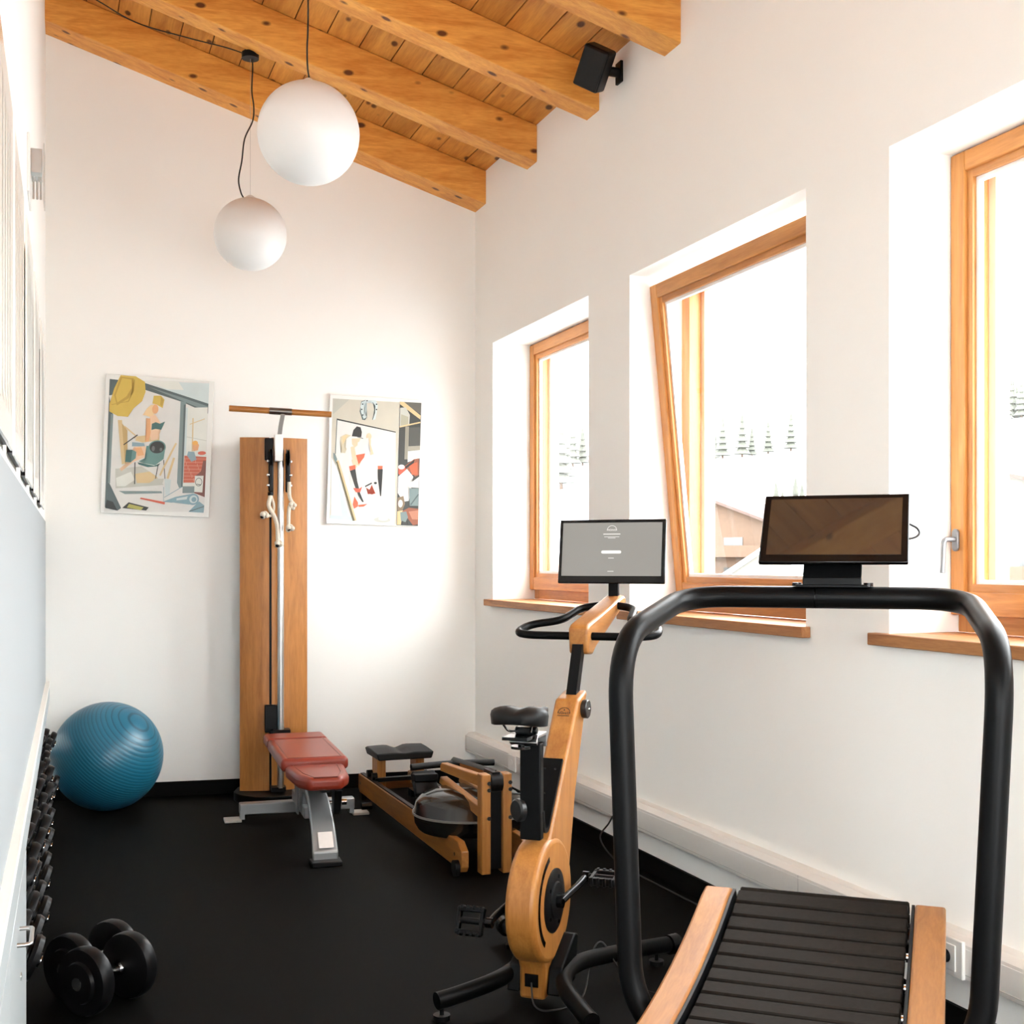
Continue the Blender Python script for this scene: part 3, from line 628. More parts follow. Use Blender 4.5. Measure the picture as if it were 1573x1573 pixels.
# frame: front leg curves down to the foot, spine, rear crossbar
pth = smooth([(0, .62, .27), (.0, .45, .265), (.0, .30, .235), (.0, .16, .15), (.0, .06, .035)], 5)
wds = [.042+.018*k/(len(pth)-1) for k in range(len(pth))]
b = B(); b.loft([[(-w_, p.y, p.z-.022), (w_, p.y, p.z-.022), (w_, p.y, p.z+.022), (-w_, p.y, p.z+.022)] for p, w_ in zip(pth, wds)]); lg = b.build('front_leg', 'silver', bn, bevel=.008)
b = B(); b.lohi((-.07, .0, 0), (.07, .10, .022)); b.build('front_foot', 'blackp', bn, bevel=.004)
p0, p1 = pth[-7], pth[-2]; mid = (p0+p1)/2; an = math.atan2(p1.z-p0.z, p1.y-p0.y)
b = B(); b.box((.005, 0, 0), (.068, .085, .002)); o = b.build('warning_label', plain('sticker', (.72, .66, .62), .5), lg); o.location = (0, mid.y-.045, mid.z-.03+.002); o.rotation_euler = (math.atan2(p0.z-p1.z, p0.y-p1.y), 0, 0)
nn = Vector((0, -(p0.z-p1.z), (p0.y-p1.y))).normalized(); o.location = Vector((0, mid.y, mid.z))+nn*.0235-Vector((0, (p0.y-p1.y), (p0.z-p1.z))).normalized()*.035
b = B(); b.lohi((-.03, .60, .10), (.03, 1.12, .16)); b.prism([(.45, .245), (.62, .29), (.75, .29), (.80, .12), (.70, .10), (.66, .22)], -.032, .032, 'x'); b.build('spine', 'silver', bn, bevel=.006)
b = B(); b.prism([(.72, .10), (.80, .10), (.86, .30), (1.0, .36), (.75, .37), (.70, .31)], -.05, -.042, 'x'); b.prism([(.72, .10), (.80, .10), (.86, .30), (1.0, .36), (.75, .37), (.70, .31)], .042, .05, 'x'); b.build('ladder_plate', 'silver', bn, bevel=.002)
b = B(); b.lohi((-.02, .06, .33), (.02, .40, .347)); b.lohi((-.03, .42, .35), (.03, 1.25, .373)); b.cyl((-.06, .42, .335), (.06, .42, .335), .018); b.build('pad_carrier', 'blackp', bn)
b = B(); b.prism([(.10, .33), (.15, .22), (.19, .20), (.22, .33)], .05, .085, 'x'); b.build('seat_adjuster', 'blackp', bn, bevel=.004)
b = B(); b.cyl((.06, .36, .225), (.12, .36, .225), .008, 10); b.cyl((.12, .36, .225), (.145, .36, .225), .016, 14); b.build('pull_pin', 'chrome', bn)
b = B(); b.lohi((-.31, 1.10, .035), (.31, 1.17, .095)); b.build('rear_crossbar', 'silver', bn, bevel=.006)
for x in (-.345, .345):
    b = B(); b.lohi((x-.045, 1.085, 0), (x+.045, 1.185, .014)); b.build('floor_plate', plain('plate', (.5, .48, .44), .4, .4), bn, bevel=.003)
    b = B(); b.lohi((x-math.copysign(.05, x)-.012, 1.10, .012), (x-math.copysign(.05, x)+.012, 1.17, .06)); b.build('plate_web', 'silver', bn)
b = B(); b.cyl((.345, 1.08, .05), (.40, 1.08, .05), .02, 16); b.build('transport_wheel', 'gloss', bn)

# ------------------------------------------------------------------ cable column
cl = thing('cable_column', 'tall oak cable pull column with lat bar standing at the end wall', 'cable machine', (1.222, 7.20, 0), R(-6.5))
def bow(x): return -.035*(1-(x/.195)**2)
xs = [-.195+.39*k/16 for k in range(17)]
def shell(lo, hi, z0, z1):
    q = [x for x in xs if lo < x < hi]; q = [lo]+q+[hi]
    out = [(x, bow(x)) for x in q]; return out+[(x, y+.02) for x, y in out[::-1]]
b = B(); b.prism(shell(-.195, -.028, 0, 0), .055, 2.125, 'z'); b.build('front_panel', 'veneer', cl)
b = B(); b.prism(shell(-.014, .195, 0, 0), .055, 2.125, 'z'); b.build('front_panel', 'veneer', cl)
b = B(); b.prism([(-.19, .022), (.19, .022), (.175, .16), (-.175, .16)], .05, 2.122, 'z'); b.lohi((-.04, -.012, .055), (.0, .03, 2.122)); b.build('carcass', 'blackp', cl)
b = B(); b.prism(arc(0, .02, .23, 180, 360, 20)+[(.20, .17), (-.20, .17)], 0, .05, 'z'); b.build('base_plate', 'black', cl, bevel=.004)
b = B(); b.lohi((-.055, -.075, .40), (.055, -.03, .56)); b.lohi((-.02, -.12, .38), (.09, -.03, .42)); b.build('lower_carriage', 'blackp', cl, bevel=.004)
b = B(); b.cyl((.034, -.095, .08), (.034, -.095, 2.05), .0195, 20); b.build('guide_tube', 'steel', cl)
b = B(); b.lohi((-.02, -.11, .06), (.064, .0, .085)); b.build('tube_foot', 'blackp', cl)
b = B(); b.lohi((-.055, -.06, 1.99), (-.005, -.02, 2.12)); b.build('upper_bracket', 'blackp', cl, bevel=.006)
b = B(); b.lohi((-.002, -.135, 1.98), (.046, -.06, 2.135)); b.build('carriage', 'white', cl, bevel=.004)
for x in (-.022, .075):
    b = B(); b.lathe([(0, 0), (.05, 0), (.055, .004), (.045, .010), (.055, .016), (.05, .02), (0, .02)], (x-.01, -.10, 2.00), 24, (1, 0, 0)); pu = b.build('pulley', 'gloss', cl)
    b = B(); b.lohi((x-.014, -.118, 1.80), (x+.014, -.09, 2.03)); b.build('pulley_cage', 'blackp', cl, bevel=.008)
    for z in (1.84, 1.90, 1.98):
        b = B(); b.sphere((x+(-.016 if x < 0 else .016), -.112, z), .010, 10); b.build('cage_bolt', 'chrome', cl)
# lat bar
b = B(); b.prism([(-.105, 2.12), (-.085, 2.12), (-.13, 2.25), (-.145, 2.25)], .008, .042, 'x') if False else b.tube([(.024, -.10, 2.10), (.032, -.115, 2.18), (.045, -.13, 2.255)], .017, 4); b.build('bar_arm', 'darksteel', cl)
lb = Matrix.Rotation(R(-2), 4, 'Y')
b = B(); b.cyl((-.29, 0, 0), (-.06, 0, 0), .0175, 20); b.cyl((.065, 0, 0), (.295, 0, 0), .0175, 20); o = b.build('lat_bar', 'oak_x', cl); o.matrix_local = Matrix.Translation((.03, -.13, 2.268)) @ Matrix.Rotation(R(1.8), 4, 'Y')
b = B(); b.cyl((-.062, 0, 0), (.066, 0, 0), .020, 20); b.build('bar_sleeve', 'darksteel', o)
# ropes with knots
def rope(pts, r, knots, name):
    b = B(); b.tube(smooth(pts, 5), r, 10)
    for (c, s) in knots:
        for q in range(4):
            t = q*1.3; b.sphere((c[0]+.012*math.cos(t), c[1]+.010*math.sin(t*1.7), c[2]+.010*math.sin(t)), s, 10)
    o = b.build(name, 'rope', cl, angle=80); return o
o = rope([(-.025, -.115, 1.78), (-.035, -.125, 1.72), (-.005, -.13, 1.66), (.012, -.135, 1.60), (.016, -.135, 1.52)], .0125, [((.022, -.14, 1.50), .017), ((-.06, -.135, 1.665), .0165)], 'pull_rope')
b = B(); b.tube(smooth([(-.025, -.115, 1.79), (-.006, -.12, 1.72), (-.02, -.125, 1.665), (-.055, -.13, 1.665)]), .0075, 10); b.build('rope_loop', 'rope', cl)
b = B(); b.sphere((-.075, -.145, 1.655), .010, 8); b.sphere((.012, -.155, 1.49), .011, 8); b.sphere((.078, -.145, 1.585), .011, 8); b.build('rope_end', 'blackp', cl)
o = rope([(.082, -.115, 1.86), (.083, -.12, 1.78), (.10, -.125, 1.735), (.104, -.125, 1.705), (.085, -.125, 1.72), (.078, -.13, 1.68), (.077, -.13, 1.61)], .011, [((.085, -.135, 1.59), .0165), ((.10, -.13, 1.725), .013)], 'pull_rope')
b = B(); b.cyl((-.024, -.112, 1.78), (-.024, -.112, 1.80), .016, 14); b.build('rope_stop', 'blackp', cl)

# ------------------------------------------------------------------ gym ball
b = B(); b.sphere((0, 0, 0), .304, 64); o = b.build('exercise_ball', 'ball', None, angle=180); o.location = (.291, 7.205, .303); o.rotation_euler = (R(30), R(38), 0)
tag(o, 'large blue ribbed exercise ball in the corner of the room', 'ball')

# ------------------------------------------------------------------ dumbbells
def dumbbell(name, label, r, L, loc, rz, group, seg=32, tilt=0):
    t = thing(name, label, 'dumbbell', loc, rz, group); t.rotation_euler = (0, tilt, rz)
    for sx in (-1, 1):
        h = B(); th_ = L*.24
        if tilt: h.lathe([(0, 0), (r*.8, 0), (r*.98, th_*.1), (r, th_*.25), (r*.96, th_*.4), (r*.6, th_*.46), (r*.6, th_*.56), (r*.9, th_*.6), (r*.94, th_*.75), (r*.88, th_*.95), (r*.3, th_*1.0), (r*.3, th_*1.08), (0, th_*1.08)], (sx*(L/2-th_*1.08), 0, 0), seg, (sx, 0, 0))
        else: h.lathe([(0, 0), (r*.82, 0), (r*.97, th_*.12), (r, th_*.3), (r, th_*.7), (r*.96, th_*.88), (r*.62, th_*.9), (r*.58, th_*1.08), (r*.2, th_*1.08), (0, th_*1.08)], (sx*(L/2-th_*1.08), 0, 0), seg, (sx, 0, 0))
        p = h.build('weight_head', 'pad' if False else 'headrub', t, angle=30)
        b = B(); b.lathe([(r*.15, 0), (r*.19, 0), (r*.19, .002), (r*.15, .002)], (sx*(L/2+.0005), 0, 0), 20, (sx, 0, 0)); b.build('end_ring', 'chrome', p)
        b = B(); b.cyl((sx*(L/2-th_*1.08-.016), 0, 0), (sx*(L/2-th_*1.08), 0, 0), .022, 6); b.build('collar_nut', 'chrome', t)
    b = B(); b.cyl((-L/2+th_, 0, 0), (L/2-th_, 0, 0), .0145, 16); b.build('handle', 'chrome', t)
    return t
M['headrub'] = plain('black_rubber_weight', (.0035, .0035, .004), .34, var=.1, bump=.05, spec=.15)
d1 = (.165, 4.03, .105); ang = R(40)
dumbbell('dumbbell', 'heavy black round dumbbell on the floor, standing out from the cabinet', .105, .245, d1, ang, None)
dumbbell('dumbbell', 'heavy black round dumbbell on the floor, between its twin and the cabinet', .105, .245, (d1[0]-.042, d1[1]+.156, .105), ang, None)
rk = thing('dumbbell_rack', 'black steel dumbbell rack under the cream ledge', 'rack', (-.23, 3.80, 0), R(-.81))
for z in (.15, .39):
    for x, dz in ((-.065, .058), (.135, -.032)):
        b = B(); b.lohi((x-.012, 0, z+dz-.03), (x+.012, 3.5, z+dz)); b.build('shelf_rail', 'black', rk)
for y in (.02, 1.7, 3.4):
    b = B(); b.lohi((-.16, y, 0), (.14, y+.03, .03)); b.lohi((-.17, y, 0), (-.13, y+.03, .5))
    for z in (.15, .39): b.prism([(-.15, z+.065), (-.15, z+.04), (.14, z-.09), (.14, z-.065)], y, y+.03, 'y')
    b.build('rack_frame', 'black', rk)
protos = {}
for tier, (z, r, x0) in enumerate(((.15, .075, .004), (.39, .066, -.008))):
    g = ('dumbbells on the lower tier of the rack', 'dumbbells on the upper tier of the rack')[tier]
    lab = ('black dumbbell in the row on the lower tier of the rack', 'black dumbbell in the row on the upper tier of the rack')[tier]
    for k in range(14):
        y = 3.95+.225*k+.05*tier
        loc = (xl(y)-.095+x0+random.uniform(-.015, .02), y, z+r+.03)
        if tier not in protos: protos[tier] = dumbbell('dumbbell', lab, r, .32, loc, R(-.81), g, 24, .40)
        else:
            o = copy_tree(protos[tier]); o.location = loc
# ------------------------------------------------------------------ low cabinet on the left
cb = thing('low_cabinet', 'grey laminate cabinet with lock and bar handles along the left wall', 'cabinet', (xl(0), 0, 0), R(-.8093))
b = B(); b.lohi((-.44, -1.9, 0), (.0, 3.72, .583)); b.build('body', plain('cabinet_edge', (.80, .79, .76), .5), cb)
for k in range(6):
    y1 = 3.72-.93*k
    b = B(); b.lohi((.0005, y1-.925, .004), (.0215, y1, .580)); d = b.build('door', 'cab', cb, bevel=.0015, seg=1)
    hy = y1-.55 if k % 2 == 0 else y1-.38
    b = B(); b.tube(fillet([(.02, hy-.07, .492), (.052, hy-.07, .492), (.052, hy+.07, .492), (.02, hy+.07, .492)], .012), .0055, 12); b.build('handle', 'steel', d)
    b = B(); b.lathe([(0, 0), (.011, 0), (.011, .003), (0, .003)], (.0215, hy+.13, .355), 18, (1, 0, 0)); b.lohi((.024, hy+.129, .350), (.0255, hy+.131, .360)); b.build('lock', 'chrome', d)

# ------------------------------------------------------------------ globe lamps
def globe(label, c, r, top):
    t = thing('pendant_globe', label, 'lamp', c)
    b = B(); b.sphere((0, 0, 0), r, 48, (1, 1, .995)); o = b.build('globe_shade', 'globe', t, angle=180)
    b = B(); b.lathe([(0, r-.004), (.028, r-.006), (.028, r+.004), (.012, r+.016), (0, r+.016)], (0, 0, 0), 20); b.build('cap', 'white', t)
    return t
g = globe('large white globe pendant hanging on a straight black cord', (.947, 4.773, 3.088), .2, 0)
zt = zp(.947)-3.088
b = B(); b.tube(smooth([(.004, .0, .21), (-.004, 0, .26), (-.006, 0, .34), (-.002, 0, .5), (-.004, 0, zt)]), .0035, 8); b.build('cord', 'cable', g)
b = B(); b.cyl((-.004, 0, zt-.03), (-.004, 0, zt), .045); b.build('canopy', 'blackp', g)
c2 = (.995, 6.60, 3.153)
g = globe('white globe pendant with a wavy slack cable near the end wall', c2, .193, 0)
zc2 = zr(.995)-c2[2]
b = B(); b.cyl((.0, .0, zc2-.028), (.0, .0, zc2+.004), .046); b.build('canopy', 'blackp', g)
b = B(); b.cyl((.0, .0, .19), (.0, .0, zc2-.02), .0009, 6); b.build('steel_wire', 'steel', g)
b = B(); b.tube(smooth([(.01, .0, zc2-.02), (.012, 0, zc2-.08), (.008, 0, zc2-.2), (.018, 0, zc2-.28), (.012, 0, zc2-.36), (-.03, 0, zc2-.46), (-.045, 0, zc2-.58), (-.062, 0, zc2-.68), (-.05, 0, zc2-.75), (-.03, .0, .185)]), .004, 8); b.build('cord', 'cable', g)
pts = [(0, 0, zc2-.012), (-.12, .04, zc2+.03), (-.33, .09, zc2+.075), (-.58, .15, zc2+.14), (-.78, .20, zc2+.25), (-1.0, .25, zc2+.36)]
b = B(); b.tube(smooth(pts), .0035, 8); b.build('supply_cable', 'cable', g)

# ------------------------------------------------------------------ loudspeaker on the window wall
sp = thing('loudspeaker', 'small black loudspeaker on a bracket under the roof boards', 'loudspeaker', (XR, 5.19, 3.705))
rot = (Matrix.Rotation(R(40), 3, 'Z') @ Matrix.Rotation(R(-24), 3, 'Y') @ Matrix.Rotation(R(32), 3, 'X'))
b = B(); b.loft([[rot @ Vector(p)+Vector((-.135, -.02, 0)) for p in ring] for ring in
    [[(-.07, -.065, -.095), (-.07, .065, -.095), (-.07, .065, .095), (-.07, -.065, .095)], [(.02, -.065, -.095), (.02, .065, -.095), (.02, .065, .095), (.02, -.065, .095)], [(.07, -.04, -.06), (.07, .04, -.06), (.07, .04, .06), (.07, -.04, .06)]]])
b.build('cabinet', 'blackp', sp, bevel=.012, seg=3)
b = B(); b.loft([[rot @ Vector(p)+Vector((-.135, -.02, 0)) for p in ring] for ring in [[(-.078, -.058, -.088), (-.078, .058, -.088), (-.078, .058, .088), (-.078, -.058, .088)], [(-.068, -.062, -.092), (-.068, .062, -.092), (-.068, .062, .092), (-.068, -.062, .092)]]]); b.build('grille', 'pad', sp, bevel=.006)
b = B(); b.cyl((-.10, 0, .0), (-.012, 0, .0), .022, 16); b.lohi((-.014, -.03, -.05), (0, .03, .05)); b.build('wall_bracket', 'blackp', sp, bevel=.003)

# ------------------------------------------------------------------ art panels on the end wall
def wallmat(x, z, tilt, off=.014):
    """frame on the end wall: local x right, y out of the wall (towards room), z up"""
    return Matrix.Translation((x, yb(x), z)) @ Matrix.Rotation(-PH, 4, 'Z') @ Matrix.Rotation(R(tilt), 4, 'Y') @ Matrix.Translation((0, -off, 0))
def panel(name, label, x, z, W_, H_, tilt, shapes, mp):
    t = thing(name, label, 'picture', (0, 0, 0), 0, None); t.matrix_world = wallmat(x, z, tilt)
    b = B(); b.lohi((-W_/2, -.006, -H_/2), (W_/2, .0, H_/2)); pn = b.build('panel', plain('white_acrylic', (.76, .77, .74), .2, var=.01), t, bevel=.001, seg=1)
    for sx in (-1, 1):
        for sz in (-1, 1):
            b = B(); b.cyl((sx*(W_/2-.05), 0, sz*(H_/2-.05)), (sx*(W_/2-.05), .014, sz*(H_/2-.05)), .010, 10); b.build('standoff', 'steel', t)
    b = B(); mats = []; idx = {}
    for k, (col, poly) in enumerate(shapes):
        if col not in idx: idx[col] = len(mats); mats.append(flat('print_ink', col))
        b.mi = idx[col]; pts = []
        for p in poly:
            u, v = mp(*p); u = min(max(u, .004), .996); v = min(max(v, .004), .996); pts.append(((u-.5)*W_, -.0062-.00005*(k+1), (.5-v)*H_))
        b.face(pts)
    bmesh.ops.triangulate(b.bm, faces=b.bm.faces)
    b.build('print', mats, pn, fix=False)
    return t
def rect(x0, y0, x1, y1): return [(x0, y0), (x1, y0), (x1, y1), (x0, y1)]
def ell(cx, cy, rx, ry, n=20, rot=0): return [(cx+rx*math.cos(t)*math.cos(rot)-ry*math.sin(t)*math.sin(rot), cy+rx*math.cos(t)*math.sin(rot)+ry*math.sin(t)*math.cos(rot)) for t in [2*math.pi*k/n for k in range(n)]]
def band(pts, w0, w1=None):
    w1 = w0 if w1 is None else w1; n = len(pts); lft, rgt = [], []
    for i, p in enumerate(pts):
        q = Vector(pts[min(i+1, n-1)])-Vector(pts[max(i-1, 0)]); q.normalize(); w_ = (w0+(w1-w0)*i/(n-1))/2
        lft.append((p[0]-q.y*w_, p[1]+q.x*w_)); rgt.append((p[0]+q.y*w_, p[1]-q.x*w_))
    return lft+rgt[::-1]
paper = (.74, .74, .71); slate = (.09, .13, .135); slate2 = (.20, .27, .27); mist = (.60, .70, .70); yel = (.66, .47, .09); yel2 = (.50, .34, .06)
skin = (.80, .42, .20); skin2 = (.84, .58, .38); hair = (.84, .62, .34); green = (.05, .15, .14); green2 = (.13, .27, .25); brick = (.58, .11, .05); dark = (.02, .025, .025)
tan = (.70, .53, .28); red = (.62, .10, .05); denim = (.26, .38, .44); bluep = (.22, .38, .45); grey = (.55, .56, .50); pale = (.76, .78, .72)
S1 = [
 (paper, rect(140, 150, 1105, 1430)), (mist, [(480, 165), (1105, 200), (1105, 395), (860, 330)]), (pale, [(480, 165), (800, 175), (860, 260), (700, 250)]),
 (slate, [(142, 140), (480, 185), (1105, 395), (1105, 490), (850, 375), (480, 250), (142, 300)]), (slate2, [(520, 225), (840, 330), (1100, 420), (1100, 470), (840, 360)]),
 (slate, [(142, 300), (185, 480), (180, 1150), (300, 1390), (265, 1415), (145, 1380)]), (slate2, [(165, 480), (190, 480), (185, 1150), (165, 1150)]),
 (slate2, [(832, 365), (885, 375), (885, 1190), (850, 1200), (828, 1150)]), (slate, [(865, 400), (885, 400), (885, 1190), (868, 1190)]),
 (pale, rect(885, 430, 1100, 1190)), (mist, rect(885, 430, 905, 900)), (tan, band([(960, 530), (965, 850)], 12)), (tan, band([(930, 590), (1075, 540)], 8)), (grey, band([(905, 710), (1100, 750)], 6)),
 (brick, [(890, 890), (1105, 905), (1105, 1150), (890, 1150)])]
for q in range(7): S1.append(((.72, .32, .22), band([(890, 920+33*q), (1105, 925+33*q)], 5)))
for q in range(14): S1.append(((.72, .32, .22), band([(900+(q % 7)*30+(q//7)*12, 925+(q*61) % 200), (900+(q % 7)*30+(q//7)*12, 955+(q*61) % 200)], 5)))
S1 += [(denim, [(925, 850), (985, 855), (1010, 930), (960, 950), (915, 890)]), (skin, [(965, 790), (1000, 755), (1030, 790), (1020, 840), (975, 850)]), (red, ell(1060, 868, 40, 18)), ((.85, .45, .1), ell(990, 770, 28, 22)),
 (slate2, rect(885, 1185, 1100, 1250)), ((.20, .05, .03), [(1075, 940), (1105, 940), (1105, 1290), (1000, 1250), (1000, 1090), (1060, 1040)]), (pale, [(1000, 1085), (1085, 1085), (1080, 1245), (1000, 1240)]), (dark, ell(1040, 1145, 34, 40)), (pale, ell(1040, 1145, 29, 35)), (dark, band([(1020, 1165), (1060, 1172)], 6)),
 (yel, [(245, 100), (390, 120), (480, 175), (490, 270), (460, 360), (380, 430), (330, 510), (230, 500), (150, 455), (150, 380), (190, 230)]), (yel2, [(245, 120), (370, 140), (370, 240), (330, 330), (220, 400), (190, 300)]), (yel, [(260, 135), (350, 150), (355, 230), (310, 310), (225, 370), (205, 300)]), (yel2, band([(380, 150), (375, 260), (330, 360), (170, 390)], 7)),
 (tan, [(235, 540), (275, 540), (325, 960), (290, 970)]), ((.55, .38, .16), [(275, 570), (330, 640), (345, 960), (320, 965)]), (tan, band([(300, 600), (420, 700), (400, 720)], 12)),
 (tan, [(420, 700), (520, 690), (640, 690), (640, 740), (480, 760), (410, 740)]),
 (grey, [(230, 1010), (480, 990), (620, 1080), (700, 1170), (240, 1200)]), (tan, [(420, 1060), (560, 1040), (640, 1100), (560, 1150), (440, 1150)]), (pale, [(240, 1100), (380, 1040), (420, 1120), (330, 1180), (250, 1180)]),
 (hair, [(545, 400), (600, 390), (590, 470), (560, 520), (500, 500), (470, 495), (510, 430)]), (skin, ell(590, 440, 30, 45)), (yel, [(570, 310), (640, 310), (675, 350), (660, 430), (600, 395), (560, 385)]), (yel2, [(640, 320), (668, 355), (655, 415), (635, 400)]),
 (skin2, [(540, 510), (590, 490), (625, 540), (660, 600), (630, 660), (628, 730), (560, 740), (540, 650)]), (skin, [(505, 525), (545, 530), (555, 660), (540, 750), (505, 755), (520, 650)]), (green, [(562, 580), (600, 565), (640, 580), (690, 560), (655, 640), (600, 630), (560, 640)]),
 (denim, [(380, 755), (495, 765), (505, 800), (380, 795)]), (skin2, [(400, 800), (505, 795), (540, 880), (500, 905), (400, 945), (290, 1035), (270, 1010), (370, 920), (440, 880)]), (skin, [(410, 810), (470, 805), (500, 880), (440, 890)]),
 (green, [(325, 830), (385, 830), (375, 950), (320, 945)]), (green2, [(385, 830), (425, 850), (420, 910), (375, 950)]),
 (green2, [(520, 790), (700, 830), (690, 920), (610, 980), (500, 960), (450, 940), (530, 900)]), (green, [(440, 950), (600, 985), (660, 960), (640, 990), (540, 998), (450, 970)]), (green2, ell(622, 808, 85, 68)), (dark, ell(622, 808, 72, 58)), ((.12, .13, .13), ell(585, 820, 16, 26)), ((.12, .13, .13), ell(660, 830, 14, 18)),
 (dark, band([(415, 950), (420, 1160)], 9)), (dark, band([(640, 970), (618, 1110)], 8)), (dark, band([(690, 930), (712, 1130)], 7)), (dark, band([(300, 780), (430, 685)], 10)),
 (tan, band([(805, 770), (690, 1010), (660, 1080)], 18)), (tan, band([(790, 910), (735, 1110)], 22)), (grey, [(600, 1110), (700, 1110), (690, 1150), (620, 1160)]), (mist, [(705, 1110), (770, 1120), (760, 1260), (720, 1270)]), (bluep, band([(710, 1290), (880, 1190)], 6)), (bluep, band([(700, 1190), (705, 1330), (790, 1340)], 5)),
 (slate2, [(270, 1225), (680, 1230), (690, 1250), (330, 1255)]), (red, [(485, 1290), (720, 1335), (715, 1358), (475, 1302)]), (dark, [(370, 1335), (565, 1385), (540, 1415), (310, 1390)]), ((.45, .42, .10), [(375, 1350), (515, 1385), (490, 1412), (355, 1385)]),
 (slate, [(145, 1225), (230, 1280), (300, 1390), (265, 1415), (150, 1390)]), (dark, [(160, 1310), (220, 1330), (265, 1412), (150, 1385)]),
 (bluep, [(820, 1285), (960, 1260), (960, 1360), (800, 1340), (700, 1330)]), (mist, [(830, 1300), (940, 1280), (930, 1310), (830, 1320)]), (bluep, ell(990, 1310, 60, 55)), (mist, ell(995, 1310, 40, 38)), (bluep, ell(1000, 1312, 24, 24)), (bluep, [(1050, 1330), (1105, 1370), (1100, 1440), (950, 1430)]), (slate, band([(960, 1425), (1100, 1380)], 8))]
panel('art_panel', 'frameless art print of a building site with a yellow hard hat', .590, 2.082, .618, .818, 2.2, S1, lambda x, y: ((x-105)/1048, (y-88-.09*(x-105))/(1345-.04*(x-105))))
sand = (.60, .57, .47); ice = (.74, .80, .80); leath = (.32, .10, .05); boot = (.02, .02, .018); orange = (.72, .13, .05)
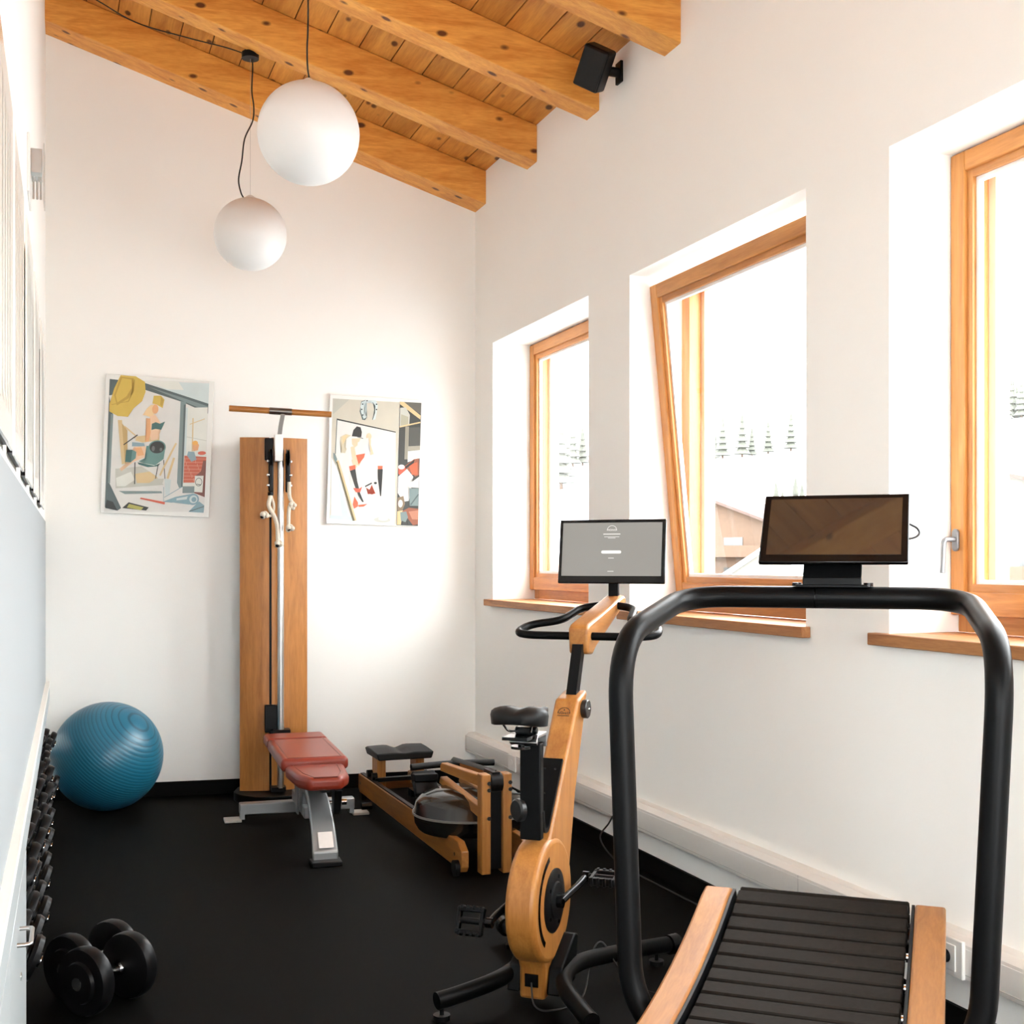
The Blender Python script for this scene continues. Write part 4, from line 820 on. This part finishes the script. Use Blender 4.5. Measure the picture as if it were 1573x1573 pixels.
S2 = [
 (sand, [(125, 145), (830, 205), (830, 1480), (125, 1440)]), ((.50, .50, .43), [(125, 145), (300, 160), (130, 320)]), (pale, [(175, 365), (800, 520), (815, 1370), (400, 1400), (175, 1440)]), (paper, [(190, 390), (800, 530), (800, 1360), (390, 1395), (190, 1430)]),
 (ice, [(130, 780), (240, 1000), (330, 1430), (180, 1440), (140, 1440)]), (mist, [(200, 950), (330, 1430), (260, 1440)]), (ice, [(390, 1400), (815, 1365), (815, 1480), (370, 1480)]), (mist, [(130, 1400), (400, 1410), (380, 1460), (130, 1440)]),
 (dark, [(172, 362), (800, 512), (798, 522), (172, 378)]), (slate, band([(176, 370), (168, 740)], 8)),
 (slate, [(425, 185), (470, 170), (430, 260), (430, 330), (460, 370), (490, 355), (470, 385), (440, 380), (410, 290)]), (mist, [(430, 190), (485, 172), (455, 240), (450, 320), (490, 352), (455, 372), (425, 300), (418, 240)]), (slate, [(500, 205), (530, 180), (555, 190), (545, 200)]), (mist, [(470, 172), (580, 178), (600, 230), (590, 320), (578, 380), (545, 385), (570, 300), (570, 230), (545, 200), (500, 205), (465, 200)]), (slate, band([(545, 200), (572, 240), (570, 310), (548, 382)], 7)),
 (dark, ell(440, 215, 8, 8, 8)), (dark, ell(432, 270, 8, 8, 8)), (dark, ell(445, 330, 8, 8, 8)), (dark, ell(587, 220, 8, 8, 8)), (dark, ell(588, 275, 8, 8, 8)), (dark, ell(485, 180, 7, 7, 8)),
 ((.62, .56, .40), [(215, 560), (270, 530), (330, 545), (280, 580), (260, 640), (285, 690), (270, 735), (225, 730), (245, 680), (215, 620)]), (hair, [(240, 550), (300, 535), (265, 580), (245, 640), (235, 600)]),
 (skin2, [(335, 580), (430, 575), (400, 650), (370, 675), (340, 640)]), (boot, [(335, 555), (350, 490), (385, 450), (425, 460), (440, 510), (435, 565), (390, 560)]), (slate, band([(390, 560), (455, 580)], 8)), (skin2, [(325, 670), (365, 660), (385, 760), (440, 830), (420, 870), (370, 850), (345, 780)]),
 (skin2, band([(555, 750), (520, 650), (520, 590)], 34)), (skin2, ell(515, 560, 28, 36)), (paper, [(400, 620), (510, 570), (510, 690), (540, 740), (470, 740), (390, 750)]), (orange, [(385, 755), (480, 738), (470, 780), (415, 855), (405, 800)]),
 (paper, [(420, 870), (600, 780), (660, 790), (640, 860), (600, 960), (480, 1080), (350, 1100), (320, 1000), (400, 930)]), (pale, [(440, 1000), (600, 900), (560, 1020), (480, 1080)]), (skin2, [(340, 810), (365, 790), (400, 880), (370, 900)]),
 (orange, [(315, 875), (380, 860), (385, 905), (325, 920)]), (boot, [(325, 922), (382, 905), (405, 1030), (440, 1160), (480, 1250), (465, 1252), (420, 1185), (375, 1070)]), (orange, [(617, 868), (670, 868), (668, 902), (620, 905)]), (boot, [(617, 905), (672, 902), (670, 1000), (655, 1080), (662, 1185), (652, 1188), (640, 1100), (622, 1000)]),
 (red, [(365, 1105), (430, 1110), (460, 1090), (440, 1150), (395, 1150)]), (boot, band([(490, 1088), (560, 1050)], 14)), (boot, ell(598, 1050, 16, 12)), (red, band([(500, 1100), (560, 1170), (560, 1070), (600, 1160), (520, 1165)], 4)),
 (orange, [(380, 1195), (420, 1260), (420, 1300), (380, 1325), (365, 1280)]), (orange, [(420, 1285), (520, 1270), (480, 1300), (430, 1305)]),
 (slate2, [(145, 730), (165, 740), (190, 800), (180, 850), (150, 790)]), (tan, [(180, 815), (205, 810), (410, 1450), (375, 1455)]), ((.14, .11, .04), [(178, 830), (192, 825), (392, 1452), (370, 1455)]), (grey, ell(680, 1435, 90, 28)), (pale, ell(690, 1425, 50, 18)),
 ((.045, .05, .045), [(835, 200), (1065, 220), (1065, 1485), (835, 1485)]), ((.13, .12, .10), [(870, 205), (1062, 222), (1062, 340)]), (tan, [(835, 200), (880, 205), (1062, 350), (1058, 390), (835, 225)]), (grey, [(838, 265), (900, 260), (945, 340), (940, 450), (840, 470)]), ((.42, .40, .30), [(850, 330), (930, 360), (930, 440), (850, 450)]), (tan, band([(838, 462), (1060, 420)], 14)), ((.30, .28, .22), rect(900, 460, 940, 800)), ((.36, .34, .27), [(935, 665), (1065, 660), (1065, 705), (930, 710)]), ((.08, .085, .075), rect(945, 470, 1060, 660)),
 (pale, [(935, 715), (1065, 705), (1065, 790), (935, 830)]), (leath, [(880, 890), (1000, 800), (1055, 790), (1062, 960), (1020, 980), (980, 930), (900, 960), (860, 950)]), (orange, [(950, 860), (1040, 830), (1045, 960), (985, 960)]), (boot, [(880, 900), (1010, 800), (1000, 840), (900, 910)]), (red, [(838, 880), (910, 880), (930, 960), (900, 1000), (840, 950)]), (paper, ell(870, 880, 35, 25)),
 (paper, [(838, 980), (930, 900), (1000, 980), (940, 1080), (960, 1230), (900, 1240), (838, 1150)]), (ice, [(850, 1020), (900, 1000), (910, 1100), (850, 1120)]), (paper, [(950, 1060), (1062, 980), (1062, 1095), (960, 1090)]), (slate2, [(960, 1100), (1062, 1100), (1062, 1280), (970, 1280)]), (slate, band([(980, 1270), (1062, 1160)], 14)),
 ((.22, .16, .10), [(838, 1200), (900, 1180), (920, 1260), (890, 1340), (838, 1330)]), (pale, ell(870, 1260, 24, 40)), (tan, [(838, 1340), (900, 1330), (880, 1480), (838, 1480)]), (leath, [(890, 1340), (960, 1300), (1065, 1310), (1065, 1470), (1010, 1480), (960, 1420)]), ((.52, .22, .13), [(960, 1340), (1065, 1325), (1060, 1420), (1000, 1420)]), (slate2, [(870, 1350), (935, 1340), (955, 1400), (930, 1450), (880, 1440)]), (dark, band([(900, 1440), (895, 1480)], 10)), (dark, band([(945, 1440), (952, 1482)], 10))]
panel('art_panel', 'frameless art print with a horseshoe and riding stable scene', 1.876, 2.020, .580, .792, 1.6, S2, lambda x, y: ((x-95)/990, (y-102-.09*(x-95))/(1388-.088*(x-95))))
# pale panels along the left wall, seen almost edge on
for k, (ye, zt) in enumerate(((2.92, 2.40), (3.60, 2.40), (4.42, 2.42), (5.25, 2.44), (6.20, 2.45))):
    labs = ['pale art panel on the left wall, farthest from the end wall', 'pale art panel on the left wall, second from the open end of the row', 'pale art panel in the middle of the row on the left wall', 'pale art panel on the left wall, second from the end wall', 'pale art panel on the left wall, closest to the end wall']
    t = thing('art_panel', labs[k], 'picture', (xl(ye), ye, 1.645), R(-.8093), 'pale panels along the left wall')
    hh = zt-1.645
    b = B(); b.lohi((.014, -.56, 0), (.020, 0, hh)); b.build('panel', plain('cream_acrylic', (.82, .80, .75), .08, var=.03, scale=3), t, bevel=.001, seg=1)
    b = B()
    for q in range(5): b.face([(.0203, -.53+.1*q, .06+.02*q), (.0203, -.47+.1*q, .06), (.0203, -.46+.1*q, hh-.08-.05*q), (.0203, -.52+.1*q, hh-.06)])
    b.build('print', [flat('pale_ink', ((.70, .66, .60), (.74, .66, .58), (.66, .68, .64), (.72, .70, .62), (.62, .62, .58))[k])], t, fix=False)
    b = B(); b.lohi((.0, -.52, .01), (.014, -.03, .03)); b.lohi((.0, -.05, .02), (.014, -.03, hh-.05)); b.build('back_rail', 'blackp', t)
# glass wall lamp
t = thing('wall_lamp', 'clear glass and steel lamp high on the left wall', 'lamp', (xl(4.55), 4.55, 2.66), R(-.8093))
b = B(); b.lohi((0, -.10, 0), (.008, .16, .20)); b.build('back_plate', 'white', t, bevel=.002)
b = B(); b.lohi((.008, .02, .10), (.045, .12, .185)); b.build('lamp_holder', 'steel', t, bevel=.002)
b = B(); b.lohi((.050, .0, .0), (.054, .14, .20)); b.build('glass_plate', 'clearplate', t)
for q in range(3):
    b = B(); b.cyl((.016+.012*q, .07, .02), (.016+.012*q, .07, .10), .004, 10); b.sphere((.016+.012*q, .07, .085), .006, 8); b.build('lamp_tube', 'steel', t)

# ------------------------------------------------------------------ sockets, plugs and leads
so = thing('wall_socket', 'white double frame socket on the cable duct beside the treadmill', 'socket', (XR-.066, 2.86, .255))
b = B(); b.lohi((-.012, -.065, -.055), (0, .065, .055)); b.build('frame_plate', 'white', so, bevel=.003)
b = B(); b.lohi((-.016, -.038, -.038), (-.011, .038, .038)); b.build('socket_insert', 'white', so, bevel=.002)
pl = thing('power_plug', 'black angled power plug in the white socket beside the treadmill', 'plug', (XR-.082, 2.86, .255))
b = B(); b.lathe([(0, 0), (.020, 0), (.019, .02), (.012, .032), (0, .034)], (0, 0, 0), 20, (-1, 0, 0)); b.build('plug_body', 'blackp', pl)
b = B(); b.tube(smooth([(-.018, 0, -.006), (-.024, .004, -.05), (-.03, .01, -.10), (-.02, .05, -.17), (.0, .12, -.23), (.01, .25, -.249), (.0, .5, -.249)]), .0045, 8); b.build('lead', 'cable', pl)
so = thing('wall_socket', 'small white socket on the cable duct behind the rowing machine', 'socket', (XR-.066, 6.45, .255))
b = B(); b.lohi((-.010, -.055, -.045), (0, .055, .045)); b.build('frame_plate', 'white', so, bevel=.003)
b = B(); b.cyl((-.012, 0, 0), (-.009, 0, 0), .020, 18); b.build('socket_insert', 'white', so)
o = B(); o.tube(smooth([(XR-.075, 5.12, .215), (XR-.09, 5.13, .18), (XR-.12, 5.16, .11), (XR-.085, 5.10, .03), (XR-.07, 4.9, .005), (XR-.06, 4.3, .005), (XR-.06, 3.9, .005), (XR-.07, 3.68, .005), (XR-.10, 3.6, .06), (XR-.13, 3.5, .012), (XR-.25, 3.38, .005), (XR-.40, 3.42, .005)]), .004, 8)
tag(o.build('power_lead', 'cable'), 'black power lead trailing from the duct along the skirting', 'cable')

# ------------------------------------------------------------------ outside: snowy valley
def gz(x, y):
    r = math.hypot(x-2.9, y*.8-5)
    z = -9+.5*math.sin(x*.11)+.5*math.cos(y*.09)
    if r > 55: z += (r-55)*.26+2.2*math.sin(y*.045+x*.02)
    return min(z, 33+2.5*math.sin(y*.06)+1.5*math.sin(x*.09+y*.05))
b = B(); xs_ = [-120+4.4*k for k in range(99)]; yv = [-120+6*k for k in range(80)]
vv = [[b.bm.verts.new((x, y, gz(x, y) if x > 6 else -9)) for y in yv] for x in xs_]
for i in range(len(xs_)-1):
    for j in range(len(yv)-1): b.bm.faces.new((vv[i][j], vv[i+1][j], vv[i+1][j+1], vv[i][j+1]))
tag(b.build('snowfield', 'snow', None, angle=180), 'snow covered hillside across the valley', 'snow', kind='stuff')
CS, CC = math.sin(R(20.717)), math.cos(R(20.717))
def bearing(px, d):
    a_ = (px-786.5)/1868; return ((CS+a_*CC)*d, (CC-a_*CS)*d)
def fir(px, d, h, k):
    x, y = bearing(px, d); t = thing('fir_tree', k, 'tree', (x, y, gz(x, y)-.3), random.uniform(0, 6), 'firs on the snowy hillside')
    b = B()
    for q in range(6):
        z0 = h*(.12+.14*q); rr = h*.2*(1-q/6.6); b.cyl((0, 0, z0), (0, 0, z0+h*.24), rr, 9, .02)
    b.build('foliage', 'fir', t); b = B(); b.cyl((0, 0, 0), (0, 0, h*.2), h*.025, 6); b.build('trunk', 'chalet', t)
lab = 'fir tree on the snowy hillside outside the windows'
for px, d, h in ((1192, 120, 10), (1202, 122, 8), (1222, 118, 11), (1232, 121, 9), (1110, 180, 9), (1098, 185, 7), (1140, 190, 10), (1155, 192, 7), (1117, 118, 7), (1555, 190, 10), (1562, 192, 8), (1548, 186, 6), (1569, 188, 9), (862, 150, 12), (870, 155, 9), (880, 170, 9), (895, 172, 8), (1180, 194, 8), (1215, 193, 9)): fir(px, d, h*.72, lab)
def chalet(px, d, W_, D_, H_, rh, mat, label, rz=.3, dz=0, rows=2):
    x, y = bearing(px, d); t = thing('chalet', label, 'house', (x, y, gz(x, y)-.5+dz), rz, 'houses in the valley')
    b = B(); b.lohi((-W_/2, -D_/2, 0), (W_/2, D_/2, H_)); b.prism([(-D_/2, H_), (D_/2, H_), (0, H_+rh)], -W_/2, W_/2, 'x'); b.build('wall', mat, t)
    for sy in (-1, 1):
        b = B(); b.prism([(sy*D_*.62, H_-rh*.24), (0, H_+rh), (0, H_+rh+.25), (sy*D_*.62, H_-rh*.24+.25)], -W_*.56, W_*.56, 'x'); b.build('roof', 'roofred' if dz == 0 else 'snow', t)
    for r_ in range(rows):
        for c in range(4):
            b = B(); b.lohi((-W_/2-.06, -D_*.38+c*D_*.22, 1+r_*2.6), (-W_/2+.02, -D_*.38+c*D_*.22+D_*.11, 2.3+r_*2.6)); b.build('window', 'winout', t)
    b = B(); b.lohi((-W_/2-1, -D_*.45, 3.2), (-W_/2, D_*.45, 3.4)); b.lohi((-W_/2-1, -D_*.45, 3.4), (-W_/2-.92, D_*.45, 4.2)); b.build('balcony', 'chalet', t)
chalet(1150, 112, 14, 16, 5, 3.0, 'chalet', 'low timber chalet halfway up the snowy slope', .6, 0)
chalet(1545, 62, 7, 9, 5, 3, 'plasterout', 'brown roofed chalet close below the window with the lever handle', .35, 0)
chalet(1562, 92, 18, 22, 9, 2.5, 'plasterout', 'wide pale hotel with rows of windows behind the brown roofed chalet', .25, 0, 3)
chalet(1178, 68, 9, 12, 6, 2.6, 'plasterout', 'pale chalet with a snowy roof down in the valley', .5, .01)
chalet(1100, 50, 8, 9, 3.5, 2.2, 'plasterout', 'small snow roofed house beside the bare bushes', .2, .01, 1)
chalet(1232, 86, 8, 9, 7, 2.5, 'plasterout', 'pale house with balconies above the treadmill screen', .4, .01)
chalet(885, 100, 12, 16, 6, 3, 'plasterout', 'pale house seen through the window by the end wall', .2, .01)
def bush(px, d, r_, label):
    x, y = bearing(px, d); b = B()
    for q in range(7): b.sphere((random.uniform(-r_, r_), random.uniform(-r_, r_)*1.5, r_*.6+random.uniform(0, r_*.7)), r_*random.uniform(.4, .7), 8)
    o = b.build('bare_bush', 'bush', None); o.location = (x, y, gz(x, y)-.2); tag(o, label, 'bush', 'bushes on the slope')
bush(1183, 110, 2.2, 'bare brown bush beside the low timber chalet'); bush(1080, 70, 2.2, 'bare brown bush above the small snow roofed house'); bush(1140, 52, 1.4, 'bare brown bush below the small snow roofed house'); bush(868, 80, 2.2, 'bare bush below the pale house by the end wall window')
